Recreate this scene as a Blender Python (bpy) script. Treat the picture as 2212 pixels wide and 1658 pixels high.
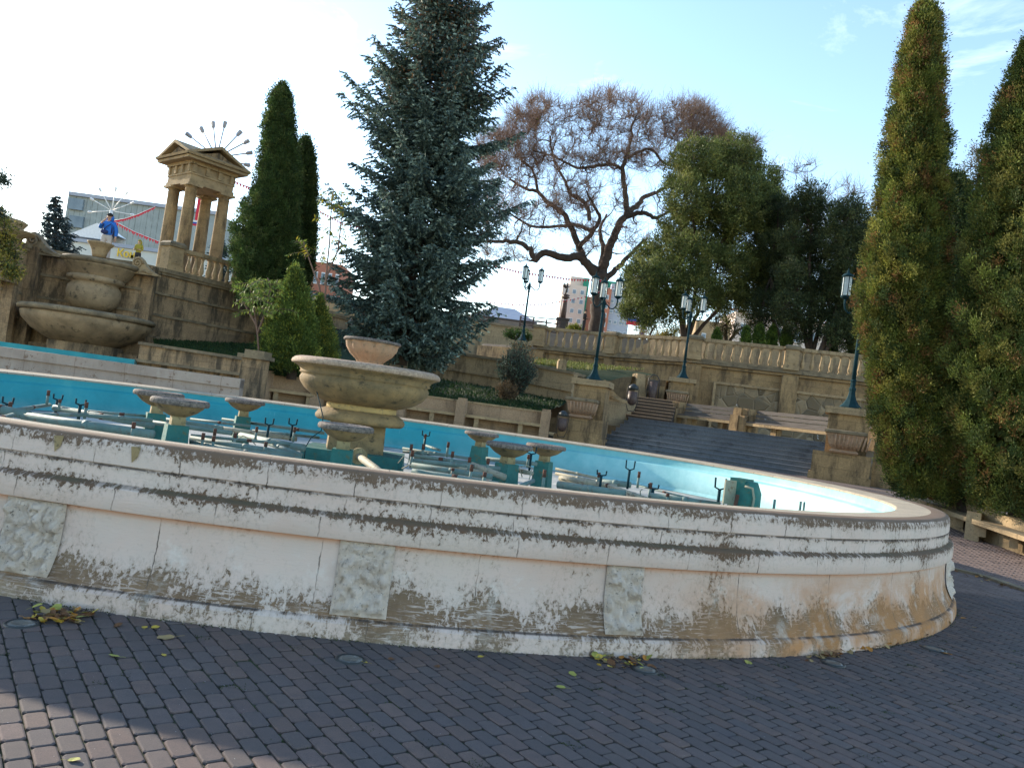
import bpy, bmesh, random
import numpy as np
from math import *
from mathutils import Vector, Matrix
random.seed(7); RNG = np.random.default_rng(7)
for o in list(bpy.data.objects): bpy.data.objects.remove(o, do_unlink=True)
S = bpy.context.scene; C = S.collection
PI = pi
# ------------------------------------------------------------------ camera
EYE = 1.6; ROLL = radians(7.7); PITCH = radians(1.83); FOC = 1705.0
cam = bpy.data.objects.new('camera', bpy.data.cameras.new('camera')); C.objects.link(cam)
cam.data.sensor_fit = 'HORIZONTAL'; cam.data.sensor_width = 36; cam.data.lens = 36*FOC/2212
cam.data.clip_start = 0.05; cam.data.clip_end = 3000
cam.matrix_world = Matrix.Translation((0, 0, EYE)) @ Matrix.Rotation(PI/2+PITCH, 4, 'X') @ Matrix.Rotation(ROLL, 4, 'Z')
S.camera = cam
# ------------------------------------------------------------------ sky, sun, exposure
SUN_AZ = radians(-54); SUN_EL = radians(18.2)          # azimuth from +Y, negative = left
w = bpy.data.worlds.new("World"); S.world = w; w.use_nodes = True
wn = w.node_tree.nodes; wl = w.node_tree.links
sky = wn.new('ShaderNodeTexSky'); sky.sky_type = 'NISHITA'; sky.sun_disc = False
sky.sun_elevation = SUN_EL; sky.sun_rotation = SUN_AZ
sky.air_density = 1.0; sky.dust_density = .3; sky.ozone_density = 1.3; sky.altitude = 500
hs_ = wn.new('ShaderNodeHueSaturation'); hs_.inputs['Saturation'].default_value = 1.10; wl.new(sky.outputs[0], hs_.inputs['Color'])
tn_ = wn.new('ShaderNodeMix'); tn_.data_type = 'RGBA'; tn_.blend_type = 'MULTIPLY'; tn_.inputs[0].default_value = 1; tn_.inputs[7].default_value = (1.10, .975, .87, 1); wl.new(hs_.outputs[0], tn_.inputs[6])
tc_ = wn.new('ShaderNodeTexCoord'); mp_ = wn.new('ShaderNodeMapping'); mp_.inputs['Scale'].default_value = (2.2, 2.2, 7); wl.new(tc_.outputs['Generated'], mp_.inputs[0])
nz_ = wn.new('ShaderNodeTexNoise'); nz_.inputs['Scale'].default_value = 2.6; nz_.inputs['Detail'].default_value = 9; nz_.inputs['Roughness'].default_value = .62; nz_.inputs['Distortion'].default_value = .5; wl.new(mp_.outputs[0], nz_.inputs['Vector'])
cr_ = wn.new('ShaderNodeMapRange'); cr_.inputs['From Min'].default_value = .56; cr_.inputs['From Max'].default_value = .85; cr_.inputs['To Max'].default_value = .26; wl.new(nz_.outputs['Fac'], cr_.inputs['Value'])
cm_ = wn.new('ShaderNodeMix'); cm_.data_type = 'RGBA'; cm_.inputs[7].default_value = (7.5, 7.6, 7.8, 1); wl.new(cr_.outputs[0], cm_.inputs[0]); wl.new(tn_.outputs[2], cm_.inputs[6])
wl.new(cm_.outputs[2], wn['Background'].inputs[0]); wn['Background'].inputs[1].default_value = 0.14
sl = bpy.data.lights.new('sun', 'SUN'); sl.energy = 2.7; sl.angle = radians(0.9); sl.color = (1.0, 0.87, 0.70)
so = bpy.data.objects.new('sun', sl); C.objects.link(so)
sdir = Vector((sin(SUN_AZ)*cos(SUN_EL), cos(SUN_AZ)*cos(SUN_EL), sin(SUN_EL)))
so.rotation_euler = sdir.to_track_quat('Z', 'Y').to_euler(); so.location = (-20, 10, 30)
S.view_settings.view_transform = 'Standard'; S.view_settings.look = 'None'
S.view_settings.exposure = 1.9; S.view_settings.gamma = 1
S.render.resolution_x = 1024; S.render.resolution_y = 767

# ------------------------------------------------------------------ survey: a bearing in the view and a distance give a point
def W(px, py, D):
    u = (px-1106)/FOC; v = (829-py)/FOC
    a = u*cos(ROLL)-v*sin(ROLL); b = u*sin(ROLL)+v*cos(ROLL)
    dy = cos(PITCH)-b*sin(PITCH); dz = sin(PITCH)+b*cos(PITCH)
    return Vector((a*D/dy, D, EYE+dz*D/dy))
def sst(a, b, x):
    t = max(0.0, min(1.0, (x-a)/(b-a))); return t*t*(3-2*t)
def gz(x, y): return 0.72*sst(11, 25, y)
def Gp(px, py):                       # where a bearing meets the paving
    D = 3.0
    for i in range(60):
        p = W(px, py, D); h = gz(p.x, p.y)
        k = (EYE-h)/(max(1e-4, EYE-p.z)); D = D*(0.5+0.5*k)
    return W(px, py, D)

# ------------------------------------------------------------------ materials
def mat(name, base=(.5,.5,.5), rough=.85, metal=0.0):
    m = bpy.data.materials.new(name); m.use_nodes = True
    b = m.node_tree.nodes['Principled BSDF']
    b.inputs['Base Color'].default_value = (*base, 1); b.inputs['Roughness'].default_value = rough
    b.inputs['Metallic'].default_value = metal; b.inputs['Specular IOR Level'].default_value = 0.3
    return m
class NT:
    def __init__(s, m): s.m = m; s.t = m.node_tree; s.n = s.t.nodes; s.b = s.n['Principled BSDF']
    def new(s, k, **kw):
        n = s.n.new(k)
        for a, v in kw.items(): setattr(n, a, v)
        return n
    def link(s, a, b): s.t.links.new(a, b)
    def coord(s, which='Object', scale=(1,1,1)):
        c = s.new('ShaderNodeTexCoord'); mp = s.new('ShaderNodeMapping')
        mp.inputs['Scale'].default_value = scale; s.link(c.outputs[which], mp.inputs[0]); return mp.outputs[0]
    def noise(s, vec, scale, detail=6, rough=.6, dist=0):
        n = s.new('ShaderNodeTexNoise'); s.link(vec, n.inputs['Vector'])
        n.inputs['Scale'].default_value = scale; n.inputs['Detail'].default_value = detail
        n.inputs['Roughness'].default_value = rough; n.inputs['Distortion'].default_value = dist
        return n.outputs['Fac']
    def ramp(s, fac, stops, interp='LINEAR'):
        r = s.new('ShaderNodeValToRGB'); s.link(fac, r.inputs[0]); cr = r.color_ramp; cr.interpolation = interp
        while len(cr.elements) < len(stops): cr.elements.new(0.5)
        for e, (p, c) in zip(cr.elements, stops):
            e.position = p
            e.color = (c, c, c, 1) if isinstance(c, (int, float)) else (*c, 1)
        return r.outputs[0]
    def math(s, op, a, b=None, clamp=False):
        n = s.new('ShaderNodeMath', operation=op, use_clamp=clamp)
        for i, v in enumerate((a, b)):
            if v is None: continue
            if isinstance(v, (int, float)): n.inputs[i].default_value = v
            else: s.link(v, n.inputs[i])
        return n.outputs[0]
    def mix(s, fac, a, b, blend='MIX'):
        n = s.new('ShaderNodeMix', data_type='RGBA', blend_type=blend)
        for i, v in ((0, fac), (6, a), (7, b)):
            if isinstance(v, (int, float)): n.inputs[i].default_value = v
            elif isinstance(v, tuple): n.inputs[i].default_value = (*v, 1)
            else: s.link(v, n.inputs[i])
        return n.outputs[2]
    def bump(s, h, strength=.5, dist=.01, prev=None):
        n = s.new('ShaderNodeBump'); n.inputs['Strength'].default_value = strength; n.inputs['Distance'].default_value = dist
        s.link(h, n.inputs['Height'])
        if prev is not None: s.link(prev, n.inputs['Normal'])
        return n.outputs[0]
    def color(s, c): s.link(c, s.b.inputs['Base Color'])
    def normal(s, n): s.link(n, s.b.inputs['Normal'])
    def sep(s, v):
        n = s.new('ShaderNodeSeparateXYZ'); s.link(v, n.inputs[0]); return n.outputs
    def brick(s, vec, w, h, mortar=.006, off=.5, c1=(.5,.5,.5), c2=(.4,.4,.4), cm=(.1,.1,.1), smooth=.1, bias=0):
        n = s.new('ShaderNodeTexBrick'); s.link(vec, n.inputs['Vector']); n.offset = off
        n.inputs['Scale'].default_value = 1; n.inputs['Brick Width'].default_value = w; n.inputs['Row Height'].default_value = h
        n.inputs['Mortar Size'].default_value = mortar; n.inputs['Mortar Smooth'].default_value = smooth; n.inputs['Bias'].default_value = bias
        for k, c in (('Color1', c1), ('Color2', c2), ('Mortar', cm)): n.inputs[k].default_value = (*c, 1)
        return n.outputs

def noisy(name, c1, c2, scale=4, rough=.85, bump=.3, bscale=40, c3=None, detail=8, dist=.01):
    m = mat(name, c1, rough); t = NT(m); v = t.coord()
    a = t.noise(v, scale, detail, .65); col = t.ramp(a, [(.35, c1), (.65, c2)])
    if c3:
        b = t.noise(v, scale*2.7, 6, .7); col = t.mix(t.ramp(b, [(.55, 0.), (.68, 1.)]), col, c3)
    t.color(col); t.normal(t.bump(t.noise(v, bscale, 5, .7), bump, dist)); return m

def stone(name, c1, c2, stain, bw=.75, bh=.38, amt=.5, streak=True, mortar=.008, bumpy=.5):
    """coursed limestone blocks: tone changes from block to block, weather stains"""
    m = mat(name, c1, .9); t = NT(m); uv = t.coord('UV'); ob = t.coord()
    # wobble the course lines slightly
    wob = t.new('ShaderNodeVectorMath', operation='ADD'); nz = t.new('ShaderNodeTexNoise'); nz.inputs['Scale'].default_value = 1.5
    t.link(uv, nz.inputs['Vector']); sc = t.new('ShaderNodeVectorMath', operation='SCALE'); sc.inputs['Scale'].default_value = .03
    t.link(nz.outputs['Color'], sc.inputs[0]); t.link(uv, wob.inputs[0]); t.link(sc.outputs[0], wob.inputs[1])
    br = t.brick(wob.outputs[0], bw, bh, mortar, c1=c1, c2=c2, cm=tuple(x*.35 for x in c1), smooth=.3)
    a = t.noise(ob, .9, 8, .7); col = t.mix(t.ramp(a, [(.38, 0.), (.7, 1.)]), br['Color'], tuple(x*1.25 for x in c1))
    st = t.noise(t.coord('Object', (1.3, 1.3, .35) if streak else (1, 1, 1)), 1.6, 9, .72)
    lo = .62-.2*amt
    col = t.mix(t.ramp(st, [(lo, 0.), (lo+.13, .85)]), col, stain)
    f = t.noise(ob, 22, 6, .75); col = t.mix(t.ramp(f, [(.3, .55), (.75, 0.)]), col, tuple(x*.6 for x in stain))
    t.color(col)
    h = t.math('ADD', t.math('MULTIPLY', br['Fac'], -1.0), t.math('MULTIPLY', f, .6))
    t.normal(t.bump(h, bumpy, .02)); return m

M = {}
M['stone'] = stone('sandstone_blocks', (.38,.255,.125), (.25,.165,.085), (.085,.06,.036), amt=.7)
M['stone_dk'] = stone('stained_sandstone_blocks', (.40,.27,.15), (.25,.17,.10), (.055,.045,.032), bw=.9, bh=.45, amt=.8)
M['stone_lt'] = stone('pale_sandstone', (.39,.285,.16), (.30,.215,.125), (.12,.09,.055), bw=1.1, bh=.6, amt=.55)
M['stone_bench'] = stone('bench_stone', (.37,.25,.15), (.29,.20,.125), (.14,.095,.065), bw=1.6, bh=.9, amt=.45)
M['stone_plain'] = noisy('carved_sandstone', (.37,.265,.145), (.23,.165,.092), 2.2, c3=(.12,.088,.055), bump=.4, bscale=30)
M['bowl_dk'] = noisy('mossy_cascade_stone', (.34,.245,.145), (.17,.125,.075), 1.2, c3=(.06,.05,.035), bump=.5, bscale=14)
M['stone_cap'] = noisy('weathered_cap_stone', (.25,.19,.115), (.12,.095,.062), 1.8, c3=(.05,.042,.03), bump=.5, bscale=25)
M['stone_pink'] = noisy('pinkish_carved_stone', (.40,.25,.16), (.28,.19,.12), 5, c3=(.16,.12,.085), bump=.5)
def rubble():
    m = mat('rubble_stone', (.3,.25,.18), .95); t = NT(m); v = t.coord('UV'); ob = t.coord()
    vo = t.new('ShaderNodeTexVoronoi', feature='DISTANCE_TO_EDGE'); vo.inputs['Scale'].default_value = 1.9; t.link(v, vo.inputs['Vector'])
    vc = t.new('ShaderNodeTexVoronoi'); vc.inputs['Scale'].default_value = 1.9; t.link(v, vc.inputs['Vector'])
    c = t.mix(t.ramp(vc.outputs['Color'], [(.2, 0.), (.8, 1.)]), (.12,.09,.055), (.27,.20,.12))
    c = t.mix(t.ramp(vo.outputs['Distance'], [(.0, .8), (.03, 0.)]), c, (.30,.24,.16))
    n = t.noise(ob, 1.8, 8, .7); c = t.mix(t.ramp(n, [(.5, 0.), (.64, .7)]), c, (.13,.11,.08))
    n2 = t.noise(ob, 3.3, 5, .6); c = t.mix(t.ramp(n2, [(.68, 0.), (.70, .8)]), c, (.5,.5,.5))
    t.color(c); t.normal(t.bump(t.ramp(vo.outputs['Distance'], [(.0, 0.), (.1, 1.)]), .8, .05)); return m
M['rubble'] = rubble()

def basin_paint():
    """limewash over stone, flaked away under the mouldings; UV: u along the wall, v = height"""
    m = mat('peeling_limewash', (.62,.52,.46), .9); t = NT(m); uv = t.coord('UV'); x = t.sep(uv)
    u, z = x[0], x[1]
    big = t.noise(t.coord('UV', (1.0, 1.2, 1)), .9, 4, .5)
    paint = t.ramp(big, [(.3, (.52,.40,.335)), (.5, (.575,.465,.405)), (.72, (.55,.47,.405))])
    tone = t.noise(t.coord('UV', (2, 2, 1)), 2.3, 7, .6); paint = t.mix(t.ramp(tone, [(.42, 0.), (.75, .45)]), paint, (.50,.46,.41))
    # warm rust wash low on the right-hand end
    rustn = t.noise(uv, 1.7, 6, .6, .4)
    ru = t.math('MULTIPLY', t.ramp(t.math('MULTIPLY', u, .04), [(.60, 0.), (.67, .9), (.80, 1.), (.88, .2)]), t.ramp(z, [(.12, 1.), (.45, .55), (.62, 0.)]))
    ru = t.math('MULTIPLY', ru, t.ramp(rustn, [(.38, 0.), (.56, 1.)]))
    paint = t.mix(ru, paint, (.42,.19,.06))
    # joints of the blocks, each band with its own rhythm
    def joints(w, off, lo, hi):
        cmb = t.new('ShaderNodeCombineXYZ'); t.link(t.math('ADD', u, off), cmb.inputs[0])
        cmb.inputs[1].default_value = .5
        b = t.brick(cmb.outputs[0], w, 1.0, .0045, off=0, c1=(0,0,0), c2=(0,0,0), cm=(1,1,1), smooth=.2)
        inb = t.math('MULTIPLY', t.math('GREATER_THAN', z, lo), t.math('LESS_THAN', z, hi))
        return t.math('MULTIPLY', b['Fac'], inb)
    wig = t.math('MULTIPLY', t.math('SUBTRACT', t.noise(uv, 9, 3, .6), .5), .035)
    u0 = u; u = t.math('ADD', u, wig)
    j = joints(.57, .12, .885, 1.2); j = t.math('MAXIMUM', j, joints(.57, .17, .765, .868))
    j = t.math('MAXIMUM', j, joints(.66, .40, .598, .745)); j = t.math('MAXIMUM', j, joints(.71, .3, -.1, .14)); j = t.math('MAXIMUM', j, joints(1.05, .82, .14, .59))
    brk = t.ramp(t.noise(uv, 6, 3, .6), [(.40, 1.), (.58, .15)]); j = t.math('MULTIPLY', j, brk)
    u = u0
    # flaking, plus shade painted onto the top of the lip
    cover = t.ramp(z, [(.00, .52), (.03, .47), (.115, .50), (.135, .63), (.20, .59), (.27, .52), (.34, .42), (.48, .33), (.585, .36), (.60, .50), (.61, .33),
                       (.67, .36), (.71, .43), (.745, .50), (.757, .58), (.772, .59), (.785, .48), (.81, .43), (.85, .39), (.875, .50), (.888, .46), (.90, .36), (.955, .375), (.985, .47), (1.0, .53)])
    cover2 = t.math('ADD', cover, t.math('MULTIPLY', t.math('SUBTRACT', t.noise(t.coord('UV', (1, .6, 1)), 1.7, 4, .6), .5), t.ramp(z, [(.3, .95), (.6, .6)])))
    cover2 = t.math('ADD', cover2, t.ramp(t.math('SUBTRACT', z, .5), [(.545, 0.), (.565, .35)]))  # extra cover darkens the lip top: its shade is put into the colour
    fine = t.noise(t.coord('UV', (1.2, .85, 1)), 24, 10, .78, .35)
    d = t.math('SUBTRACT', cover2, fine)
    spk = t.noise(uv, 70, 4, .7); d = t.math('ADD', d, t.math('MULTIPLY', t.math('SUBTRACT', spk, .5), .12)); peel_shade = t.ramp(d, [(.0, 0.), (.03, 1.)])
    dirt = t.ramp(t.math('ADD', d, .14), [(.0, 0.), (.16, .5)]); paint = t.mix(dirt, paint, (.30,.25,.20))
    under = t.ramp(z, [(.0, (.30,.25,.18)), (.12, (.215,.14,.082)), (.30, (.185,.135,.085)), (.55, (.23,.14,.085)), (.70, (.11,.066,.042)), (1.0, (.155,.105,.072))])
    un = t.noise(uv, 5, 6, .7); under = t.mix(t.ramp(un, [(.4, 0.), (.6, .7)]), under, (.12,.08,.05))
    # olive patch with a peak in the second panel, remains of brushed limewash in thin combed strokes
    comb = t.noise(t.coord('UV', (9, 85, 1)), 1.0, 5, .62, .9)
    low = t.ramp(z, [(.30, 1.), (.42, 0.)])
    comb_on = t.math('MULTIPLY', t.ramp(comb, [(.53, 0.), (.58, 1.)]), t.math('MULTIPLY', low, t.ramp(t.noise(uv, 2.6, 5, .6), [(.42, .15), (.56, 1.)])))
    peel_shade = t.math('SUBTRACT', peel_shade, comb_on, True)
    col = t.mix(peel_shade, paint, under)
    col = t.mix(t.math('MULTIPLY', ru, .75), col, (.40,.19,.065))
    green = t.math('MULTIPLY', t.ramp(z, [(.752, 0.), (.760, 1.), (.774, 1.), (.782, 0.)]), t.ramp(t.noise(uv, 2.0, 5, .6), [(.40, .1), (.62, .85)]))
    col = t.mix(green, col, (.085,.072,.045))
    orange = t.ramp(z, [(.560, 0.), (.592, .7), (.600, .9), (.604, 0.)]); col = t.mix(orange, col, (.52,.27,.17))
    col = t.mix(t.math('MULTIPLY', j, .85), col, (.085,.07,.055))
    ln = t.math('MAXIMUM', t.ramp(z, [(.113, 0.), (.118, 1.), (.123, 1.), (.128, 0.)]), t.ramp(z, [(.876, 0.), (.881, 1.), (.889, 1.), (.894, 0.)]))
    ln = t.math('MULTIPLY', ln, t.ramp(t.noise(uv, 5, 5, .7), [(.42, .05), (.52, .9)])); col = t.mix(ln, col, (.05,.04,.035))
    # pale salt bloom
    sb = t.noise(uv, 3.4, 7, .7); col = t.mix(t.math('MULTIPLY', t.ramp(sb, [(.56, 0.), (.7, .55)]), t.ramp(z, [(.0, .6), (.45, 1.), (.6, .0)])), col, (.66,.65,.61))
    t.color(col)
    mp2 = t.new('ShaderNodeMapping'); mp2.inputs['Rotation'].default_value = (0, 0, radians(24)); mp2.inputs['Scale'].default_value = (10, 70, 1); t.link(uv, mp2.inputs[0])
    brn = t.noise(mp2.outputs[0], 1.0, 5, .6, .6)
    h = t.math('ADD', t.math('MULTIPLY', peel_shade, -1.0), t.math('MULTIPLY', brn, .9))
    h = t.math('ADD', h, t.math('MULTIPLY', j, -2.5)); h = t.math('ADD', h, t.math('MULTIPLY', t.noise(uv, 60, 4, .7), .5))
    t.normal(t.bump(h, .55, .006)); return m
M['limewash'] = basin_paint()
def rockface():
    m = mat('rough_limewashed_rock', (.6,.58,.55), .95); t = NT(m); v = t.coord()
    n = t.noise(v, 7, 9, .7); c = t.ramp(n, [(.33, (.20,.15,.11)), (.39, (.58,.50,.42)), (.65, (.70,.61,.52))])
    n2 = t.noise(v, 28, 6, .8); c = t.mix(t.ramp(n2, [(.57, 0.), (.65, .85)]), c, (.08,.065,.05))  # dark speckles stand in for shade in the hollows of the rock
    t.color(c); t.normal(t.bump(t.noise(v, 11, 9, .7), 1.0, .06)); return m
M['rock'] = rockface()
def coping_m():
    m = mat('coping_slabs', (.45,.38,.28), .9); t = NT(m); v = t.coord('UV'); ob = t.coord()
    b = t.brick(v, .55, 3.0, .006, off=0, c1=(.44,.37,.27), c2=(.37,.31,.225), cm=(.12,.10,.08))
    n = t.noise(ob, 3, 8, .7); c = t.mix(t.ramp(n, [(.45, 0.), (.65, .8)]), b['Color'], (.27,.235,.18))
    n2 = t.noise(ob, 35, 6, .8); c = t.mix(t.ramp(n2, [(.3, .6), (.7, 0.)]), c, (.16,.15,.12))
    t.color(c); t.normal(t.bump(t.math('SUBTRACT', n2, b['Fac']), .5, .01)); return m
M['coping'] = coping_m()
def blue_m():
    m = mat('pool_blue_paint', (.05,.33,.5), .55); t = NT(m); v = t.coord('UV'); x = t.sep(v)
    n = t.noise(v, 1.1, 8, .65); c = t.ramp(n, [(.3, (.014,.20,.235)), (.55, (.02,.255,.295)), (.75, (.06,.31,.32))])
    # sun and glare on the right end of the wall, whitened into the colour
    sun_wash = t.math('MULTIPLY', t.ramp(t.math('MULTIPLY', x[0], .02), [(.38, 0.), (.43, 1.), (.56, 1.), (.70, 0.)]), 1.0)
    sun_wash = t.math('MULTIPLY', sun_wash, t.ramp(x[1], [(.3, .9), (.84, .75), (.87, .55), (1, .5)])); sun_wash = t.math('MULTIPLY', sun_wash, t.ramp(t.noise(v, 1.6, 7, .7), [(.3, .55), (.6, 1.)]))
    c = t.mix(sun_wash, c, (.42,.66,.66))
    low = t.ramp(x[1], [(.42, .6), (.62, 0.)]); c = t.mix(t.math('MULTIPLY', low, t.ramp(t.noise(v, 2.2, 6, .7), [(.35, .2), (.6, 1.)])), c, (.16,.30,.30))
    s = t.noise(t.coord('UV', (9, 1, 1)), 1.5, 6, .7); c = t.mix(t.ramp(s, [(.62, 0.), (.75, .5)]), c, (.20,.40,.42))
    f = t.noise(v, 30, 4, .8); c = t.mix(t.ramp(f, [(.68, 0.), (.72, .6)]), c, (.03,.10,.13))
    t.color(c); t.normal(t.bump(t.noise(v, 8, 7, .7), .35, .01)); return m
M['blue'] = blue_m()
M['pool_floor'] = noisy('dry_pool_floor', (.40,.39,.35), (.17,.20,.21), 1.3, c3=(.55,.52,.44), bump=.5, bscale=18)
M['teal'] = noisy('teal_painted_concrete', (.012,.085,.078), (.03,.14,.12), 4.5, .7, c3=(.085,.085,.04), bump=.4, bscale=30)
M['pebble'] = noisy('pebbledash', (.20,.165,.14), (.07,.06,.055), 32, c3=(.05,.042,.04), bump=1.0, bscale=60, detail=3)
M['pebble_w'] = noisy('warm_pebbledash', (.42,.31,.22), (.24,.17,.12), 28, c3=(.17,.12,.09), bump=.8, bscale=60, detail=4)
M['ochre'] = noisy('algae_stained_ochre', (.27,.18,.082), (.12,.09,.048), 3.0, c3=(.055,.045,.027), bump=.9, bscale=22)
M['ochre_lt'] = noisy('ochre_stone', (.46,.32,.13), (.33,.24,.11), 6, c3=(.15,.13,.09), bump=.5, bscale=40)
M['stem'] = noisy('stained_stem', (.21,.15,.07), (.30,.24,.13), 8, c3=(.09,.08,.05))
M['pipe'] = noisy('painted_pipe', (.08,.13,.12), (.13,.185,.165), 6, .65, c3=(.13,.085,.06), bump=.2)
M['pipe_lt'] = noisy('sunlit_pale_pipe', (.30,.27,.19), (.20,.20,.16), 6, .7, c3=(.15,.09,.055), bump=.2)  # paler copy of the pipe paint: sun on the lit pipes, put into the colour
M['rust'] = noisy('rusty_iron', (.10,.035,.02), (.06,.03,.022), 20, .9, c3=(.05,.06,.055))
M['lamp'] = noisy('dark_green_cast_iron', (.006,.026,.034), (.010,.036,.044), 9, .85, bump=.1); M['lamp'].node_tree.nodes['Principled BSDF'].inputs['Specular IOR Level'].default_value = .12
M['lamp_dk'] = noisy('near_black_cast_iron', (.02,.025,.028), (.035,.04,.04), 9, .45, bump=.1)
def glass_m():
    m = mat('frosted_lantern_glass', (.62,.68,.68), .35); b = m.node_tree.nodes['Principled BSDF']
    b.inputs['Transmission Weight'].default_value = .45; b.inputs['IOR'].default_value = 1.2; return m
M['glass'] = glass_m()
M['steps'] = stone('dark_step_stone', (.145,.16,.18), (.105,.12,.14), (.06,.065,.075), bw=1.2, bh=5, amt=.4, streak=False, mortar=.004, bumpy=.3)
M['steps_br'] = stone('brown_step_stone', (.10,.07,.05), (.075,.055,.042), (.07,.055,.045), bw=1.2, bh=5, amt=.4, streak=False, bumpy=.3)
def wood_m():
    m = mat('grey_weathered_planks', (.25,.22,.19), .85); t = NT(m); v = t.coord('UV', (.6, 12, 1))
    n = t.noise(v, 3, 8, .7); t.color(t.ramp(n, [(.3, (.06,.05,.045)), (.6, (.15,.13,.115)), (.8, (.24,.215,.185))])); t.normal(t.bump(n, .6, .01)); return m
M['wood'] = wood_m()
M['bark'] = noisy('dark_bark', (.040,.029,.024), (.075,.056,.045), 5, .95, bump=1.0, bscale=14, dist=.03)
M['twig'] = noisy('reddish_twig', (.13,.078,.057), (.20,.13,.10), 3, .9, bump=.1)
M['black'] = noisy('dark_painted_metal', (.03,.026,.026), (.055,.045,.04), 8, .5, bump=.1)
M['bin'] = noisy('brown_metal_bin', (.055,.035,.03), (.09,.06,.05), 6, .5, c3=(.14,.10,.08), bump=.1)
M['mast_grey'] = noisy('grey_mast_metal', (.28,.28,.30), (.2,.2,.22), 5, .5, bump=.05)
M['white'] = noisy('white_paint', (.7,.7,.7), (.6,.6,.6), 5, .5, bump=.05)
M['red'] = noisy('red_cloth', (.60,.035,.06), (.5,.03,.05), 5, .7, bump=.05)
M['flagblue'] = noisy('blue_cloth', (.03,.09,.38), (.03,.08,.32), 5, .7, bump=.05)
M['flagwhite'] = noisy('white_cloth', (.75,.75,.78), (.66,.66,.7), 5, .7, bump=.05)
M['soil'] = noisy('mossy_joint_soil', (.045,.043,.035), (.035,.05,.018), 3, .95, c3=(.05,.075,.018), bump=.8, bscale=60)
M['turf'] = noisy('turf', (.012,.028,.009), (.022,.042,.012), 2, .95, c3=(.045,.05,.015), bump=.8, bscale=30)
M['terrace'] = noisy('terrace_paving', (.24,.20,.16), (.18,.15,.125), 2, .9)

def leaf_m(name, trans=.25, rough=.7):
    m = mat(name, (.05,.08,.02), rough); t = NT(m)
    a = t.new('ShaderNodeAttribute', attribute_name='tint'); t.color(a.outputs['Color'])
    tr = t.new('ShaderNodeBsdfTranslucent'); t.link(a.outputs['Color'], tr.inputs['Color'])
    mx = t.new('ShaderNodeMixShader'); mx.inputs[0].default_value = trans
    t.link(t.b.outputs[0], mx.inputs[1]); t.link(tr.outputs[0], mx.inputs[2])
    t.link(mx.outputs[0], t.n['Material Output'].inputs[0]); return m
M['leaf'] = leaf_m('foliage')
def paver_m():
    m = mat('concrete_paver', (.1,.09,.1), .9); t = NT(m); v = t.coord()
    a = t.new('ShaderNodeAttribute', attribute_name='tint')
    n = t.noise(v, 2.2, 6, .6); c = t.mix(t.ramp(n, [(.35, .0), (.7, .5)]), a.outputs['Color'], (.10,.075,.066))
    n1 = t.noise(v, 14, 5, .7); c = t.mix(t.ramp(n1, [(.45, 0.), (.8, .5)]), c, (.06,.058,.058))
    n2 = t.noise(v, 160, 4, .8); c = t.mix(t.ramp(n2, [(.3, .5), (.6, 0.)]), c, (.04,.038,.038))
    n3 = t.noise(v, 90, 2, .5); c = t.mix(t.ramp(n3, [(.755, 0.), (.77, .8)]), c, (.5,.5,.48))
    t.color(c); t.normal(t.bump(n2, .5, .003)); return m
M['paver'] = paver_m()
def farpave_m():
    m = mat('distant_pavers', (.1,.1,.1), .9); t = NT(m)
    c0 = t.new('ShaderNodeTexCoord'); mp = t.new('ShaderNodeMapping'); mp.inputs['Rotation'].default_value = (0, 0, radians(-126)); t.link(c0.outputs['Object'], mp.inputs[0])
    b = t.brick(mp.outputs[0], .175, .095, .006, c1=(.17,.125,.105), c2=(.14,.105,.09), cm=(.05,.045,.035))
    t.color(b['Color']); return m
M['farpave'] = farpave_m()

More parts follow.
